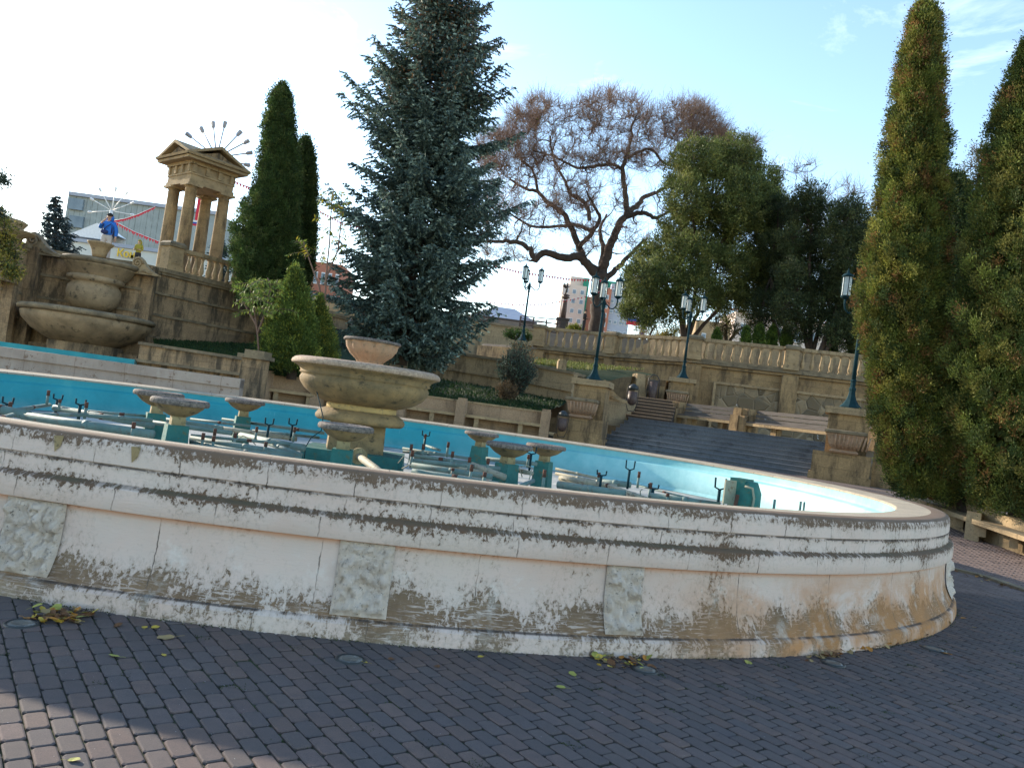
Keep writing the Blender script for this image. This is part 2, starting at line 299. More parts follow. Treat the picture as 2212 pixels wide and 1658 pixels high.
# ------------------------------------------------------------------ mesh builder
ORG = {}
class MB:
    def __init__(s): s.v = []; s.f = []; s.uv = []; s.sm = []
    def add(s, vs, fs, uvs=None, smooth=False):
        n = len(s.v); s.v += [tuple(p) for p in vs]
        for i, f in enumerate(fs):
            s.f.append([n+k for k in f]); s.uv.append(uvs[i] if uvs else None); s.sm.append(smooth)
    def hexa(s, p):                                  # 8 corners: bottom 4 ccw, top 4 ccw
        s.add(p, [(3,2,1,0), (4,5,6,7), (0,1,5,4), (1,2,6,5), (2,3,7,6), (3,0,4,7)])
    def box(s, c, size, rz=0, taper=1.0):
        x, y, z = size[0]/2, size[1]/2, size[2]/2; cs, sn = cos(rz), sin(rz); out = []
        for zz, k in ((-z, 1.0), (z, taper)):
            for a, b in ((-x,-y), (x,-y), (x,y), (-x,y)):
                a *= k; b *= k; out.append((c[0]+a*cs-b*sn, c[1]+a*sn+b*cs, c[2]+zz))
        s.hexa(out)
    def lathe(s, c, prof, n=24, rz=0, smooth=True, lobes=0, amp=0, cap=True, squash=1.0):
        vs = []; k = len(prof)
        for (r, z) in prof:
            for i in range(n):
                a = rz+2*PI*i/n; rr = r*(1+amp*abs(cos(lobes*a/2))) if lobes else r
                vs.append((c[0]+rr*cos(a), c[1]+rr*sin(a)*squash, c[2]+z))
        fs = []; uvs = []
        for j in range(k-1):
            for i in range(n):
                i2 = (i+1) % n; fs.append((j*n+i, j*n+i2, (j+1)*n+i2, (j+1)*n+i))
                r = max(prof[j][0], .05); uvs.append([(r*2*PI*i/n, prof[j][1]), (r*2*PI*(i+1)/n, prof[j][1]), (r*2*PI*(i+1)/n, prof[j+1][1]), (r*2*PI*i/n, prof[j+1][1])])
        s.add(vs, fs, uvs, smooth)
        if cap:
            n0 = len(s.v)-len(vs)
            s.f.append([n0+i for i in reversed(range(n))]); s.uv.append(None); s.sm.append(False)
            s.f.append([n0+(k-1)*n+i for i in range(n)]); s.uv.append(None); s.sm.append(False)
    def tube(s, pts, rad, n=8, smooth=True):
        pts = [Vector(p) for p in pts]; k = len(pts); rad = rad if isinstance(rad, (list, tuple)) else [rad]*k
        vs = []; prev = None
        for i, p in enumerate(pts):
            t = (pts[min(i+1, k-1)]-pts[max(i-1, 0)]); t.normalize()
            if prev is None:
                a = t.cross(Vector((0,0,1)));
                if a.length < .1: a = t.cross(Vector((1,0,0)))
            else: a = prev-t*prev.dot(t)
            a.normalize(); prev = a; b = t.cross(a)
            for j in range(n):
                an = 2*PI*j/n; vs.append(p+(a*cos(an)+b*sin(an))*rad[i])
        fs = [(i*n+j, i*n+(j+1) % n, (i+1)*n+(j+1) % n, (i+1)*n+j) for i in range(k-1) for j in range(n)]
        fs += [tuple(reversed(range(n))), tuple((k-1)*n+j for j in range(n))]
        s.add(vs, fs, None, smooth)
    def strip(s, path, z0, z1, o0, o1, u0=0.0, closed=False):
        """prism that follows an xy path; offsets are measured to the left-hand normal turned towards the viewer (-Y)"""
        P = [Vector((p[0], p[1])) for p in path]; k = len(P)
        Z0 = z0 if isinstance(z0, (list, tuple)) else [z0]*k; Z1 = z1 if isinstance(z1, (list, tuple)) else [z1]*k
        N = []
        for i in range(k):
            if closed: a, b = P[i-1], P[(i+1) % k]
            else: a, b = P[max(i-1, 0)], P[min(i+1, k-1)]
            t = (b-a).normalized(); N.append(Vector((t.y, -t.x)))
        L = [u0]
        for i in range(1, k+(1 if closed else 0)): L.append(L[-1]+(P[i % k]-P[i-1]).length)
        vs = []
        for i in range(k):
            a = P[i]+N[i]*o0; b = P[i]+N[i]*o1
            vs += [(a.x, a.y, Z0[i]), (b.x, b.y, Z0[i]), (b.x, b.y, Z1[i]), (a.x, a.y, Z1[i])]
        fs = []; uvs = []
        for i in range(k if closed else k-1):
            j = (i+1) % k; A, B = 4*i, 4*j; l0, l1 = L[i], L[i+1]
            fs.append((A+1, B+1, B+2, A+2)); uvs.append([(l0, Z0[i]), (l1, Z0[j]), (l1, Z1[j]), (l0, Z1[i])])
            fs.append((A+2, B+2, B+3, A+3)); uvs.append([(l0, 0), (l1, 0), (l1, o1-o0), (l0, o1-o0)])
            fs.append((A+3, B+3, B, A)); uvs.append([(l0, Z1[i]), (l1, Z1[j]), (l1, Z0[j]), (l0, Z0[i])])
            fs.append((A, B, B+1, A+1)); uvs.append([(l0, 0), (l1, 0), (l1, 1), (l0, 1)])
        if not closed:
            fs += [(0, 1, 2, 3), (4*k-1, 4*k-2, 4*k-3, 4*k-4)]; uvs += [None, None]
        s.add(vs, fs, uvs)
    def build(s, name, m, parent=None, world=True, org=None):
        me = bpy.data.meshes.new(name); off = Vector((0,0,0))
        if parent is not None and world: off = ORG.get(parent, off)
        if org is not None: off = Vector(org)
        me.from_pydata([(p[0]-off.x, p[1]-off.y, p[2]-off.z) for p in s.v], [], s.f)
        uvl = me.uv_layers.new(name='UVMap').data; V = s.v
        li = 0
        for fi, f in enumerate(s.f):
            u = s.uv[fi]
            if u is None:
                a, b, c = Vector(V[f[0]]), Vector(V[f[1]]), Vector(V[f[2]]); nn = (b-a).cross(c-b)
                if nn.length < 1e-12: nn = Vector((0,0,1))
                nn.normalize()
                if abs(nn.z) > .7: u = [(V[k][0], V[k][1]) for k in f]
                else:
                    tx, ty = -nn.y, nn.x; q = hypot(tx, ty); tx /= q; ty /= q
                    u = [(V[k][0]*tx+V[k][1]*ty, V[k][2]) for k in f]
            for q in u: uvl[li].uv = q; li += 1
        me.polygons.foreach_set('use_smooth', s.sm)
        me.materials.append(M[m] if isinstance(m, str) else m)
        o = bpy.data.objects.new(name, me); C.objects.link(o)
        if parent is not None:
            o.parent = parent; ORG[o] = ORG.get(parent, Vector((0,0,0)))
        elif org is not None: o.location = off; ORG[o] = off
        return o
def tag(o, label=None, cat=None, group=None, kind=None):
    if label: o['label'] = label
    if cat: o['category'] = cat
    if group: o['group'] = group
    if kind: o['kind'] = kind
    return o
def thing(name, label, cat, loc=(0,0,0), rz=0, group=None):
    o = bpy.data.objects.new(name, None); o.empty_display_size = .1; C.objects.link(o)
    o.location = loc; o.rotation_euler = (0, 0, rz); ORG[o] = Vector(loc); return tag(o, label, cat, group)
def copy_tree(o, parent=None):
    c = o.copy(); C.objects.link(c)
    if parent is not None: c.parent = parent
    for ch in [k for k in list(C.objects) if k.parent == o]: copy_tree(ch, c)
    return c
def soup(name, verts, faces_n, m, tint=None, parent=None, smooth=False, faces=None):
    """fast mesh from numpy: verts (N*faces_n,3), every faces_n verts one face; tint per vertex"""
    off = np.array(ORG.get(parent, Vector((0,0,0)))) if parent is not None else np.zeros(3)
    me = bpy.data.meshes.new(name); nv = len(verts)
    me.vertices.add(nv); me.vertices.foreach_set('co', (verts-off).astype(np.float32).ravel())
    if faces is None:
        nf = nv//faces_n; idx = np.arange(nv, dtype=np.int32); st = np.arange(nf, dtype=np.int32)*faces_n
    else:
        nf = len(faces); idx = faces.astype(np.int32).ravel(); st = np.arange(nf, dtype=np.int32)*faces.shape[1]
    me.loops.add(len(idx)); me.loops.foreach_set('vertex_index', idx)
    me.polygons.add(nf); me.polygons.foreach_set('loop_start', st)
    me.update(calc_edges=True)
    if tint is not None:
        a = me.color_attributes.new('tint', 'FLOAT_COLOR', 'POINT')
        a.data.foreach_set('color', np.concatenate([tint, np.ones((nv, 1))], 1).astype(np.float32).ravel())
    if smooth: me.polygons.foreach_set('use_smooth', np.ones(nf, dtype=bool))
    me.materials.append(M[m] if isinstance(m, str) else m)
    o = bpy.data.objects.new(name, me); C.objects.link(o)
    if parent is not None: o.parent = parent; ORG[o] = ORG.get(parent)
    return o
def unit(a): return a/np.maximum(np.linalg.norm(a, axis=1, keepdims=True), 1e-9)
def leaves(Cn, A, ln, wd, tint, curl=0.0):
    """rhombic leaf faces: centres, long-axis directions, lengths, widths"""
    n = len(Cn); A = unit(A); R = RNG.normal(size=(n, 3)); B = unit(np.cross(A, R))
    ln = np.broadcast_to(ln, (n,))[:, None]; wd = np.broadcast_to(wd, (n,))[:, None]
    v = np.stack([Cn-A*ln*.5, Cn+B*wd*.5-A*ln*.05, Cn+A*ln*.5, Cn-B*wd*.5-A*ln*.05], 1).reshape(-1, 3)
    return v, np.repeat(tint, 4, 0)

# ------------------------------------------------------------------ basin outline
BC = (-2.1, 12.1)
def outl(t):                                         # t = angle, 0 = +x
    c, s_ = cos(t), sin(t); n = 2.0 if s_ < 0 else 2.3
    a = 8.1; b = 6.93 if s_ < 0 else 6.5
    return (BC[0]+a*abs(c)**(2/n)*(1 if c >= 0 else -1), BC[1]+b*abs(s_)**(2/n)*(1 if s_ >= 0 else -1))
NB = 360
tt = [-PI+2*PI*i/NB for i in range(NB)]
OUT = [Vector(outl(t)) for t in tt]
# resample evenly
def resample(P, n):
    L = [0]
    for i in range(len(P)): L.append(L[-1]+(P[(i+1) % len(P)]-P[i]).length)
    out = []; j = 0
    for k in range(n):
        d = L[-1]*k/n
        while L[j+1] < d: j += 1
        f = (d-L[j])/(L[j+1]-L[j]); out.append(P[j].lerp(P[(j+1) % len(P)], f))
    return out, L[-1]
OUT, PERIM = resample(OUT, NB)
def normals(P):
    r = []
    for i in range(len(P)):
        t = (P[(i+1) % len(P)]-P[i-1]).normalized(); r.append(Vector((t.y, -t.x)))
    return r
ON = normals(OUT)
def inside_basin(x, y, marg=.2):
    return (((x-BC[0])/(8.1+marg))**2+((y-BC[1])/(6.93+marg))**2) < 1
def ring(mb, prof, smooth=False, flatv=True):
    """sweep (offset, z) profile round the basin outline; u = arc length, v = z; sharp arrises stay sharp"""
    prof = [(a, b*1.018 if b > 0 else b) for a, b in prof]; n = NB; step = PERIM/n; runs = [[prof[0]]]
    for a, b in zip(prof[:-1], prof[1:]):
        if len(runs[-1]) > 1:
            p, q = runs[-1][-2], runs[-1][-1]; d1 = atan2(q[1]-p[1], q[0]-p[0]); d2 = atan2(b[1]-a[1], b[0]-a[0]); dd = abs((d2-d1+PI) % (2*PI)-PI)
            if dd > radians(40): runs.append([a])
        runs[-1].append(b)
    for pr in runs:
        k = len(pr); vs = []
        for (o, z) in pr:
            for i in range(n):
                p = OUT[i]+ON[i]*o; vs.append((p.x, p.y, z))
        fs = []; uvs = []
        for j in range(k-1):
            for i in range(n):
                i2 = (i+1) % n; fs.append((j*n+i, j*n+i2, (j+1)*n+i2, (j+1)*n+i))
                a, b = i*step, (i+1)*step; va, vb = pr[j][1], pr[j+1][1]
                if flatv and abs(pr[j][0]-pr[j+1][0]) > abs(va-vb) and pr[j][0] <= 0 and pr[j+1][0] <= 0 and abs(pr[j][0]-pr[j+1][0]) > .1:
                    va, vb = pr[j][0], pr[j+1][0]
                uvs.append([(a, va), (b, va), (b, vb), (a, vb)])
        mb.add(vs, fs, uvs, smooth)

# ================================================================== GROUND
def ground():
    mb = MB(); xs = [-400, -60, -30]+[-16+1.0*i for i in range(41)]+[40, 80, 400]; ys = [-60, -5]+[1+1.0*i for i in range(30)]+[45, 120, 900]
    vs = [(x, y, gz(x, y)-.012) for y in ys for x in xs]; nx = len(xs)
    fs = [(j*nx+i, j*nx+i+1, (j+1)*nx+i+1, (j+1)*nx+i) for j in range(len(ys)-1) for i in range(nx-1)]
    mb.add(vs, fs, None, True); tag(mb.build('ground', 'soil'), kind='structure')
ground()
def pavers():
    ang = radians(90+36.5)                          # the courses run away to the left
    du = np.array([cos(ang), sin(ang)]); dv = np.array([-du[1], du[0]]); L, Wd, g = .176, .0965, .0075
    V = []; F = []; T = []; nv = 0
    pal = np.array([[.124,.097,.09],[.114,.094,.088],[.138,.10,.09],[.106,.088,.085],[.15,.106,.09],[.096,.083,.082]])
    for far in (0, 1):
        pass
    for r in range(-330, 90):
        for c in range(-70, 100):
            p = du*((c+(.5 if r % 2 else 0)+RNG.uniform(-.02, .02))*L)+dv*(r*Wd)
            x, y = p
            if y < 2.2 or y > 20 or abs(x) > .95*y+1.0: continue
            if y > 9.5 and x < 4: continue
            if inside_basin(x, y, -.25): continue
            hu, hv = (L-g)/2, (Wd-g)/2; z = gz(x, y)+RNG.normal(0, .0014)-(.006 if RNG.random() < .03 else 0); rz = RNG.normal(0, .012)
            U = du*cos(rz)+dv*sin(rz); Q = dv*cos(rz)-du*sin(rz); tx, ty = RNG.normal(0, .006, 2)
            if y < 9.5:
                k = .014; rg = [(-hu+k,-hv),(hu-k,-hv),(hu,-hv+k),(hu,hv-k),(hu-k,hv),(-hu+k,hv),(-hu,hv-k),(-hu,-hv+k)]
            else: rg = [(-hu,-hv),(hu,-hv),(hu,hv),(-hu,hv)]
            m = len(rg); b = .007
            for zz, sc in ((-.016, 1), (-.004, 1), (0, 0)):
                for a, d in rg:
                    if sc == 0: a = a*(1-b/hu); d = d*(1-b/hv)
                    q = p+U*a+Q*d; V.append((q[0], q[1], z+zz+tx*a+ty*d))
            for j in range(2):
                for i in range(m): F.append((nv+j*m+i, nv+j*m+(i+1) % m, nv+(j+1)*m+(i+1) % m, nv+(j+1)*m+i))
            F.append(tuple(nv+2*m+i for i in range(m)))
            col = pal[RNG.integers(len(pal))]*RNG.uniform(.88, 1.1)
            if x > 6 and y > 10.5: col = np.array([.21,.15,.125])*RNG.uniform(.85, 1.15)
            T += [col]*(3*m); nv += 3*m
    me = bpy.data.meshes.new('pavement'); me.from_pydata(V, [], F)
    a = me.color_attributes.new('tint', 'FLOAT_COLOR', 'POINT'); a.data.foreach_set('color', np.concatenate([np.array(T), np.ones((len(T), 1))], 1).ravel())
    me.materials.append(M['paver']); o = bpy.data.objects.new('pavement', me); C.objects.link(o); tag(o, kind='structure')
pavers()
mb = MB()                                            # the paved plaza beyond the basin
vs = []; xs = [-30+2*i for i in range(36)]; ys = [18.3+.7*i for i in range(18)]
for y in ys:
    for x in xs: vs.append((x, y, gz(x, y)+.004))
mb.add(vs, [(j*36+i, j*36+i+1, (j+1)*36+i+1, (j+1)*36+i) for j in range(17) for i in range(35)])
tag(mb.build('plaza', 'farpave'), kind='structure')

# ================================================================== MAIN BASIN
FL = .38
basin = thing('fountain_basin', 'large oval fountain basin with peeling cream limewash outside and blue inside', 'fountain basin', (BC[0], BC[1], 0))
ZS = 1.018
mb = MB(); ring(mb, [(.165, -.05), (.165, .03), (.155, .095), (.135, .112), (.105, .122), (.10, .135), (.065, .19), (.03, .27), (.012, .36), (.004, .48), (.0, .592), (.062, .600), (.068, .61), (.066, .70), (.062, .736), (.046, .750), (.010, .760), (.004, .775), (.004, .862), (-.004, .870), (-.004, .875), (.006, .882), (.004, .96), (.0, 1.0), (-.012, 1.03), (-.035, 1.044), (-.06, 1.049), (-.20, 1.045)], True, False)
outer = mb.build('outer_wall', 'limewash', basin)
mb = MB(); ring(mb, [(-.20, 1.045), (-.34, 1.038), (-.56, 1.022), (-.575, 1.012), (-.575, .99)]); mb.build('coping', 'coping', basin)
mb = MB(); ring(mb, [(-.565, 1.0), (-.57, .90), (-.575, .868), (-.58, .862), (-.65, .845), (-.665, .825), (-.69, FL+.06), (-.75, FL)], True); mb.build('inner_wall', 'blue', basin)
mb = MB(); pl = [OUT[i]+ON[i]*-.74 for i in range(0, NB, 4)]
mb.add([(p.x, p.y, FL) for p in pl], [tuple(range(len(pl)))]); mb.build('pool_floor', 'pool_floor', basin)
def on_outline(px, py, z=.35):                        # nearest outline index to the bearing of a pixel
    best = None
    for i in range(NB):
        p = OUT[i]; D = p.y
        if D > BC[1]: continue
        q = W(px, py, D); d = abs(q.x-p.x)
        if best is None or d < best[0]: best = (d, i)
    return best[1]
def rock_block(i0, wid, n=14, nz=12):
    """quarry-faced pier block: lumpy surface standing a little proud of the panel"""
    mb = MB(); step = PERIM/NB; vs = []; ph = random.random()*9
    from mathutils import noise as mn
    for j in range(nz+1):
        z = .14+(.598-.14)*j/nz
        for k in range(n+1):
            d = (k/n-.5)*wid; f = i0+d/step; ia = int(floor(f)) % NB; ib = (ia+1) % NB; fr = f-floor(f)
            p = OUT[ia].lerp(OUT[ib], fr); nn = (ON[ia].lerp(ON[ib], fr)).normalized()
            edge = min(k, n-k, j, nz-j)/2.0; edge = min(1, edge)
            base = float(np.interp(z, [.12, .137, .193, .275, .366, .49], [.11, .102, .067, .032, .014, .004]))+.012
            q = Vector((p.x*6+ph, p.y*6, z*6)); o = base+edge*(.015+abs(.11*mn.fractal(q*1.3, .8, 2.2, 6))+.03*mn.noise(q*3)); o = max(o, base-.012+.004)
            vs.append((p.x+nn.x*o, p.y+nn.y*o, z))
    m = n+1; fs = [(j*m+k, j*m+k+1, (j+1)*m+k+1, (j+1)*m+k) for j in range(nz) for k in range(n)]
    mb.add(vs, fs, None, True); return mb.build('rock_block', 'rock', basin)
for px, py, wd in ((35, 1180, .30), (100, 1190, .26), (778, 1260, .36), (1346, 1300, .30)):
    rock_block(on_outline(px, py), wd, 22, 20)
ii = on_outline(1990, 1200)
for k in (14, 28, 44, 60): rock_block((ii+k) % NB, .4)
mb = MB()                                            # broken edges of the coping
for px, py in ((113, 945), (308, 970)):
    i = on_outline(px, py); p = OUT[i]+ON[i]*.001; mb = MB()
    mb.add([(p.x-.03, p.y-.012, 1.03), (p.x+.035, p.y-.012, 1.035), (p.x+.022, p.y-.012, .965), (p.x-.012, p.y-.012, .925)], [(0, 3, 2, 1)]); mb.build('chipped_edge', 'stem', basin)

# ------------------------------------------------------------------ central bowl
cx, cy = -2.1, 11.4
cf = thing('central_fountain_bowl', 'huge round ochre stone bowl on a squat pedestal in the middle of the pool', 'fountain bowl', (cx, cy, FL))
mb = MB(); mb.box((cx, cy, (FL+.69)/2+.01), (1.42, 1.15, .34), radians(6), .97); tb = mb.build('base_block', 'teal', cf)
mb = MB(); mb.box((cx-.03, cy, .90), (.78, .74, .46), radians(14), .96); mb.build('pedestal_shaft', 'ochre', cf)
mb = MB(); mb.lathe((cx, cy, 1.11), [(.50, 0), (.60, .0), (.635, .03), (.64, .07), (.60, .13), (.52, .175), (.50, .18)], 48); mb.build('collar', 'ochre', cf)
mb = MB(); mb.lathe((cx, cy, 1.27), [(.50, .0), (.50, .10)], 40); mb.build('neck', 'ochre_lt', cf)
mb = MB(); mb.lathe((cx, cy, 1.36), [(.48, .0), (.60, .03), (.74, .09), (.85, .17), (.91, .25), (.925, .31), (.905, .35), (.895, .36), (.93, .375), (.935, .39), (.92, .40), (.945, .445), (1.0, .475), (1.02, .48), (1.02, .495), (1.035, .50)], 72, cap=False); mb.build('bowl', 'ochre', cf)
mb = MB(); mb.lathe((cx, cy, 1.855), [(1.0, 0), (1.055, .0), (1.065, .025), (1.055, .055), (1.02, .085), (.97, .10), (.9, .09), (.6, .02), (.2, -.02), (.02, -.03)], 72, cap=False); mb.build('bowl_rim', 'pebble_w', cf)
mb = MB(); mb.lathe((cx+.02, cy, 1.83), [(.2, 0), (.16, .08), (.17, .16), (.2, .2), (.28, .27), (.335, .36), (.35, .43), (.36, .45)], 96, lobes=12, amp=.10, rz=.13); up = mb.build('fluted_bowl', 'stone_pink', cf)
mb = MB(); mb.lathe((cx+.02, cy, 2.275), [(.34, 0), (.40, .0), (.415, .02), (.40, .045), (.35, .05), (.25, .0), (.05, -.05)], 48, lobes=12, amp=.012); mb.build('fluted_bowl_rim', 'pebble', up)
mb = MB(); pts = [W(559, 860, 10.9), W(574, 880, 10.7), W(577, 905, 10.65), W(568, 930, 10.6), W(553, 945, 10.5), W(546, 975, 10.5), W(548, 995, 10.5)]
pts = [(p.x+.0, p.y, p.z) for p in [W(683, 820+20, 10.85), W(698, 900, 10.7), W(694, 930, 10.65), W(672, 945, 10.6), W(660, 965, 10.5), W(657, 990, 10.5)]]
mb.tube(pts, .008, 6); mb.build('cable', 'lamp', cf)
mb = MB(); a = W(722, 952+25, 10.4); b = W(805, 1010, 9.3)
fl = W(775, 985, 10.3); 
mb.lathe((0,0,0), [(.11, -.02), (.11, .02)], 20); 
q = (W(830, 1030, 8.9)-fl).normalized().to_track_quat('Z', 'Y').to_matrix()
mb.v = [tuple(fl+q @ Vector(v)) for v in mb.v]; mb.build('pipe_flange', 'stem', cf)
mb = MB(); mb.tube([fl, W(812, 1012, 9.6), W(850, 1045, 8.8)], .045, 12); mb.build('inlet_pipe', 'pipe_lt', cf)

# ------------------------------------------------------------------ small bowls on pyramids
def small_bowl():
    t = thing('small_fountain_bowl', 'x', 'fountain bowl', (0, 0, 0), 0, 'small stone bowls round the central fountain')
    mb = MB(); mb.box((0, 0, .255), (.275, .275, .53), 0, .80); py = mb.build('pedestal', 'teal', t)
    mb = MB(); mb.box((0, 0, .56), (.15, .15, .12), 0, .92); mb.build('stem', 'stem', t)
    mb = MB(); mb.lathe((0, 0, .61), [(.095, .0), (.13, .015), (.19, .045), (.245, .09), (.27, .125)], 40, cap=False); mb.build('bowl', 'ochre', t)
    mb = MB(); mb.lathe((0, 0, .725), [(.255, 0), (.30, .0), (.31, .015), (.31, .04), (.295, .06), (.265, .065), (.23, .05), (.12, .015), (.01, .0)], 40, cap=False); mb.build('rim', 'pebble', t)
    return t
sb0 = small_bowl()
spots = [(390, 866, 121, 'grey rimmed small bowl nearest on the left, in front of its overlapping twin', 33), (344, 849, 103, 'small bowl half hidden behind the nearest left bowl', 30), (530, 866, 83, 'lone small bowl standing left of the central bowl against the blue wall', 25),
         (748, 921, 120, 'speckled small bowl with broken stem directly in front of the central bowl', 8), (1041, 936, 75, 'smallest sunlit bowl right of the central bowl, on a pale chipped pedestal', 62), (1101, 961, 102, 'dark speckled small bowl standing in front of two sunlit ones', 48), (1180, 963, 87, 'sunlit pinkish small bowl furthest to the right', 70)]
for i, (px, py, wpx, lab, rot) in enumerate(spots):
    D = .62*FOC/wpx; p = W(px, py, D); o = sb0 if i == 0 else copy_tree(sb0)
    s_ = (p.z-FL)/.765
    o.location = (p.x, p.y, FL); o.rotation_euler = (0, 0, radians(rot)); o.scale = (1, 1, s_); o['label'] = lab
o = copy_tree(sb0); o.location = (-2.6, 14.2, FL); o.rotation_euler = (0, 0, .4); o['label'] = 'small bowl hidden behind the central fountain bowl'; bpy.data.objects.remove(o, do_unlink=True) if False else None

# ------------------------------------------------------------------ pipework on the pool floor
def pz(px, py, D): return W(px, py, D)
def pipes(label, items, loc):
    t = thing('pipework', label, 'water pipes', loc, 0, 'rusty pipework lying on the pool floor')
    for it in items:
        k = it[0]; mb = MB()
        if k == 'p':
            _, pts, r, m = it; pp = [pz(*q) for q in pts]; mb.tube(pp, r, 10); pipe = mb.build('pipe', m, t)
            L = (pp[-1]-pp[0]).length; n = max(1, int(L/.8))
            for j in range(n):
                f = (j+.5)/n; a = pp[0].lerp(pp[1], f); d = (pp[1]-pp[0]).normalized()*.03; cb = MB(); cb.tube([a-d, a+d], r*1.12, 10); cb.build('pipe_joint', 'rust' if random.random() < .25 else m, pipe)
        elif k == 'n':
            _, (px, py, D), h = it; b = pz(px, py, D); mb.tube([b+Vector((0,0,-.06)), b+Vector((0,0,h*.55))], .017, 8); n = mb.build('nozzle', 'pipe', t)
            mb = MB(); mb.tube([b+Vector((0,0,h*.5)), b+Vector((0,0,h))], .020, 8); mb.build('nozzle_tip', 'rust', n)
        elif k == 'u':
            _, (px, py, D), h = it; b = pz(px, py, D)
            mb.tube([b+Vector((0,0,-.15)), b+Vector((0,0,h*.45))], .018, 6)
            mb.tube([b+Vector((-.06,0,h)), b+Vector((-.055,0,h*.55)), b+Vector((0,0,h*.45)), b+Vector((.055,0,h*.55)), b+Vector((.06,0,h))], .011, 6); mb.build('bracket', 'lamp', t)
        elif k == 'w':
            _, pts = it; mb.tube([pz(*q) for q in pts], .007, 5); mb.build('wire', 'pipe_lt', t)
    return t
P, PL = 'pipe', 'pipe_lt'
pipes('grey pipes with rusty stubs at the left end of the pool', [
    ('p', [(-60, 872, 8.3), (62, 897, 8.2)], .05, P), ('p', [(50, 898, 8.2), (330, 938, 7.9)], .045, P), ('p', [(117, 880, 10.2), (330, 919, 9.7)], .04, P),
    ('p', [(28, 886, 9), (108, 874, 10.4)], .022, P), ('p', [(45, 895, 8.6), (190, 896, 9)], .022, P), ('p', [(190, 897, 9), (330, 908, 9.3)], .024, P), ('p', [(190, 888, 10), (335, 900, 10.3)], .018, P),
    ('p', [(-20, 910, 7.6), (28, 896, 8)], .024, P), ('p', [(-60, 868, 11), (-10, 880, 10)], .03, P), ('p', [(320, 900, 11), (480, 925, 10.6)], .03, P), ('p', [(300, 908, 10), (500, 935, 9.6)], .03, P),
    ('n', (102, 866, 10.2), .14), ('n', (184, 893, 9), .13), ('n', (20, 890, 8.4), .11), ('n', (286, 938, 7.7), .12), ('n', (128, 876, 10), .08),
    ('u', (123, 873, 10.2), .13), ('u', (172, 885, 9.4), .13), ('u', (14, 885, 8.6), .14)], tuple(pz(180, 915, 9)))
pipes('blue grey pipes with red stubs between the left bowls and the central bowl', [
    ('p', [(412, 948, 9), (650, 985, 8.9)], .042, P), ('p', [(412, 964, 8.4), (650, 992, 8.6)], .035, P), ('p', [(412, 940, 9.8), (660, 962, 10.2)], .02, P), ('p', [(412, 915, 12), (640, 948, 11.6)], .035, PL),
    ('p', [(480, 905, 13), (700, 935, 12.6)], .025, P), ('p', [(520, 940, 11), (655, 968, 10)], .045, P), ('p', [(545, 930, 12), (690, 945, 12)], .022, P), ('p', [(412, 905, 12.5), (540, 920, 12.2)], .022, P),
    ('p', [(560, 950, 10.4), (650, 982, 9.6)], .03, P), ('p', [(412, 955, 8.8), (655, 1000, 8.4)], .028, P),
    ('n', (436, 962, 8.7), .14), ('n', (461, 955, 9.2), .16), ('n', (459, 965, 8.6), .12), ('n', (506, 956, 9.6), .12), ('n', (572, 975, 8.9), .11), ('n', (522, 985, 8.5), .07), ('n', (552, 945, 10.6), .15), ('n', (634, 945, 11), .15),
    ('u', (579, 930, 11.2), .18), ('u', (630, 930, 11.6), .18), ('w', [(510, 950, 10.6), (525, 940, 10.6), (542, 950, 10.6), (552, 960, 10.4)]), ('w', [(600, 1000, 8.6), (612, 985, 8.7), (630, 992, 8.7), (640, 1005, 8.6)])], tuple(pz(520, 960, 9)))
pipes('greenish pipes with wires and red stubs right of the central bowl', [
    ('p', [(885, 994, 9.8), (1080, 1012, 10)], .03, P), ('p', [(890, 1004, 9.2), (1063, 1030, 9)], .035, P), ('p', [(890, 1018, 8.6), (1075, 1046, 8.5)], .035, P), ('p', [(888, 982, 10.4), (1020, 1001, 10.2)], .024, P), ('p', [(895, 985, 10.8), (1015, 1000, 11)], .03, PL),
    ('p', [(870, 968, 12.4), (1015, 990, 12)], .022, P), ('p', [(920, 962, 13), (950, 972, 12.4)], .02, P), ('p', [(1020, 1004, 10), (1090, 1030, 9.6)], .04, PL), ('p', [(1050, 990, 12), (1160, 1002, 11.8)], .03, P), ('p', [(1115, 1015, 10.6), (1150, 1022, 10.4)], .03, PL), ('p', [(1118, 1052, 8.7), (1152, 1038, 9.2)], .024, P),
    ('p', [(870, 975, 11.6), (985, 985, 11.6)], .02, P), ('p', [(930, 1000, 10), (1060, 1022, 9.8)], .022, PL),
    ('n', (886, 985, 10.4), .16), ('n', (912, 982, 10.8), .15), ('n', (888, 1000, 9.6), .16), ('n', (966, 978, 11.4), .16), ('n', (975, 1000, 10), .15), ('n', (1012, 1010, 9.6), .13), ('n', (1016, 1032, 8.8), .15), ('n', (1052, 1014, 9.8), .14), ('n', (1045, 1040, 8.3), .10), ('n', (1140, 1000, 11), .12), ('n', (917, 956, 12.6), .14), ('n', (1173, 1046, 8.6), .16), ('n', (943, 1030, 8.6), .05), ('n', (977, 1022, 9), .06),
    ('u', (918, 952, 12.6), .16), ('u', (1146, 995, 10.8), .2), ('w', [(860, 1000, 9.6), (872, 985, 9.6), (884, 992, 9.6), (878, 1008, 9.5)]), ('w', [(1128, 1030, 10), (1122, 1010, 10), (1136, 1004, 10), (1150, 1010, 10), (1143, 1035, 9.8)]), ('w', [(868, 1012, 9.4), (885, 1003, 9.4), (900, 1012, 9.3)])], tuple(pz(1000, 1010, 9.5)))
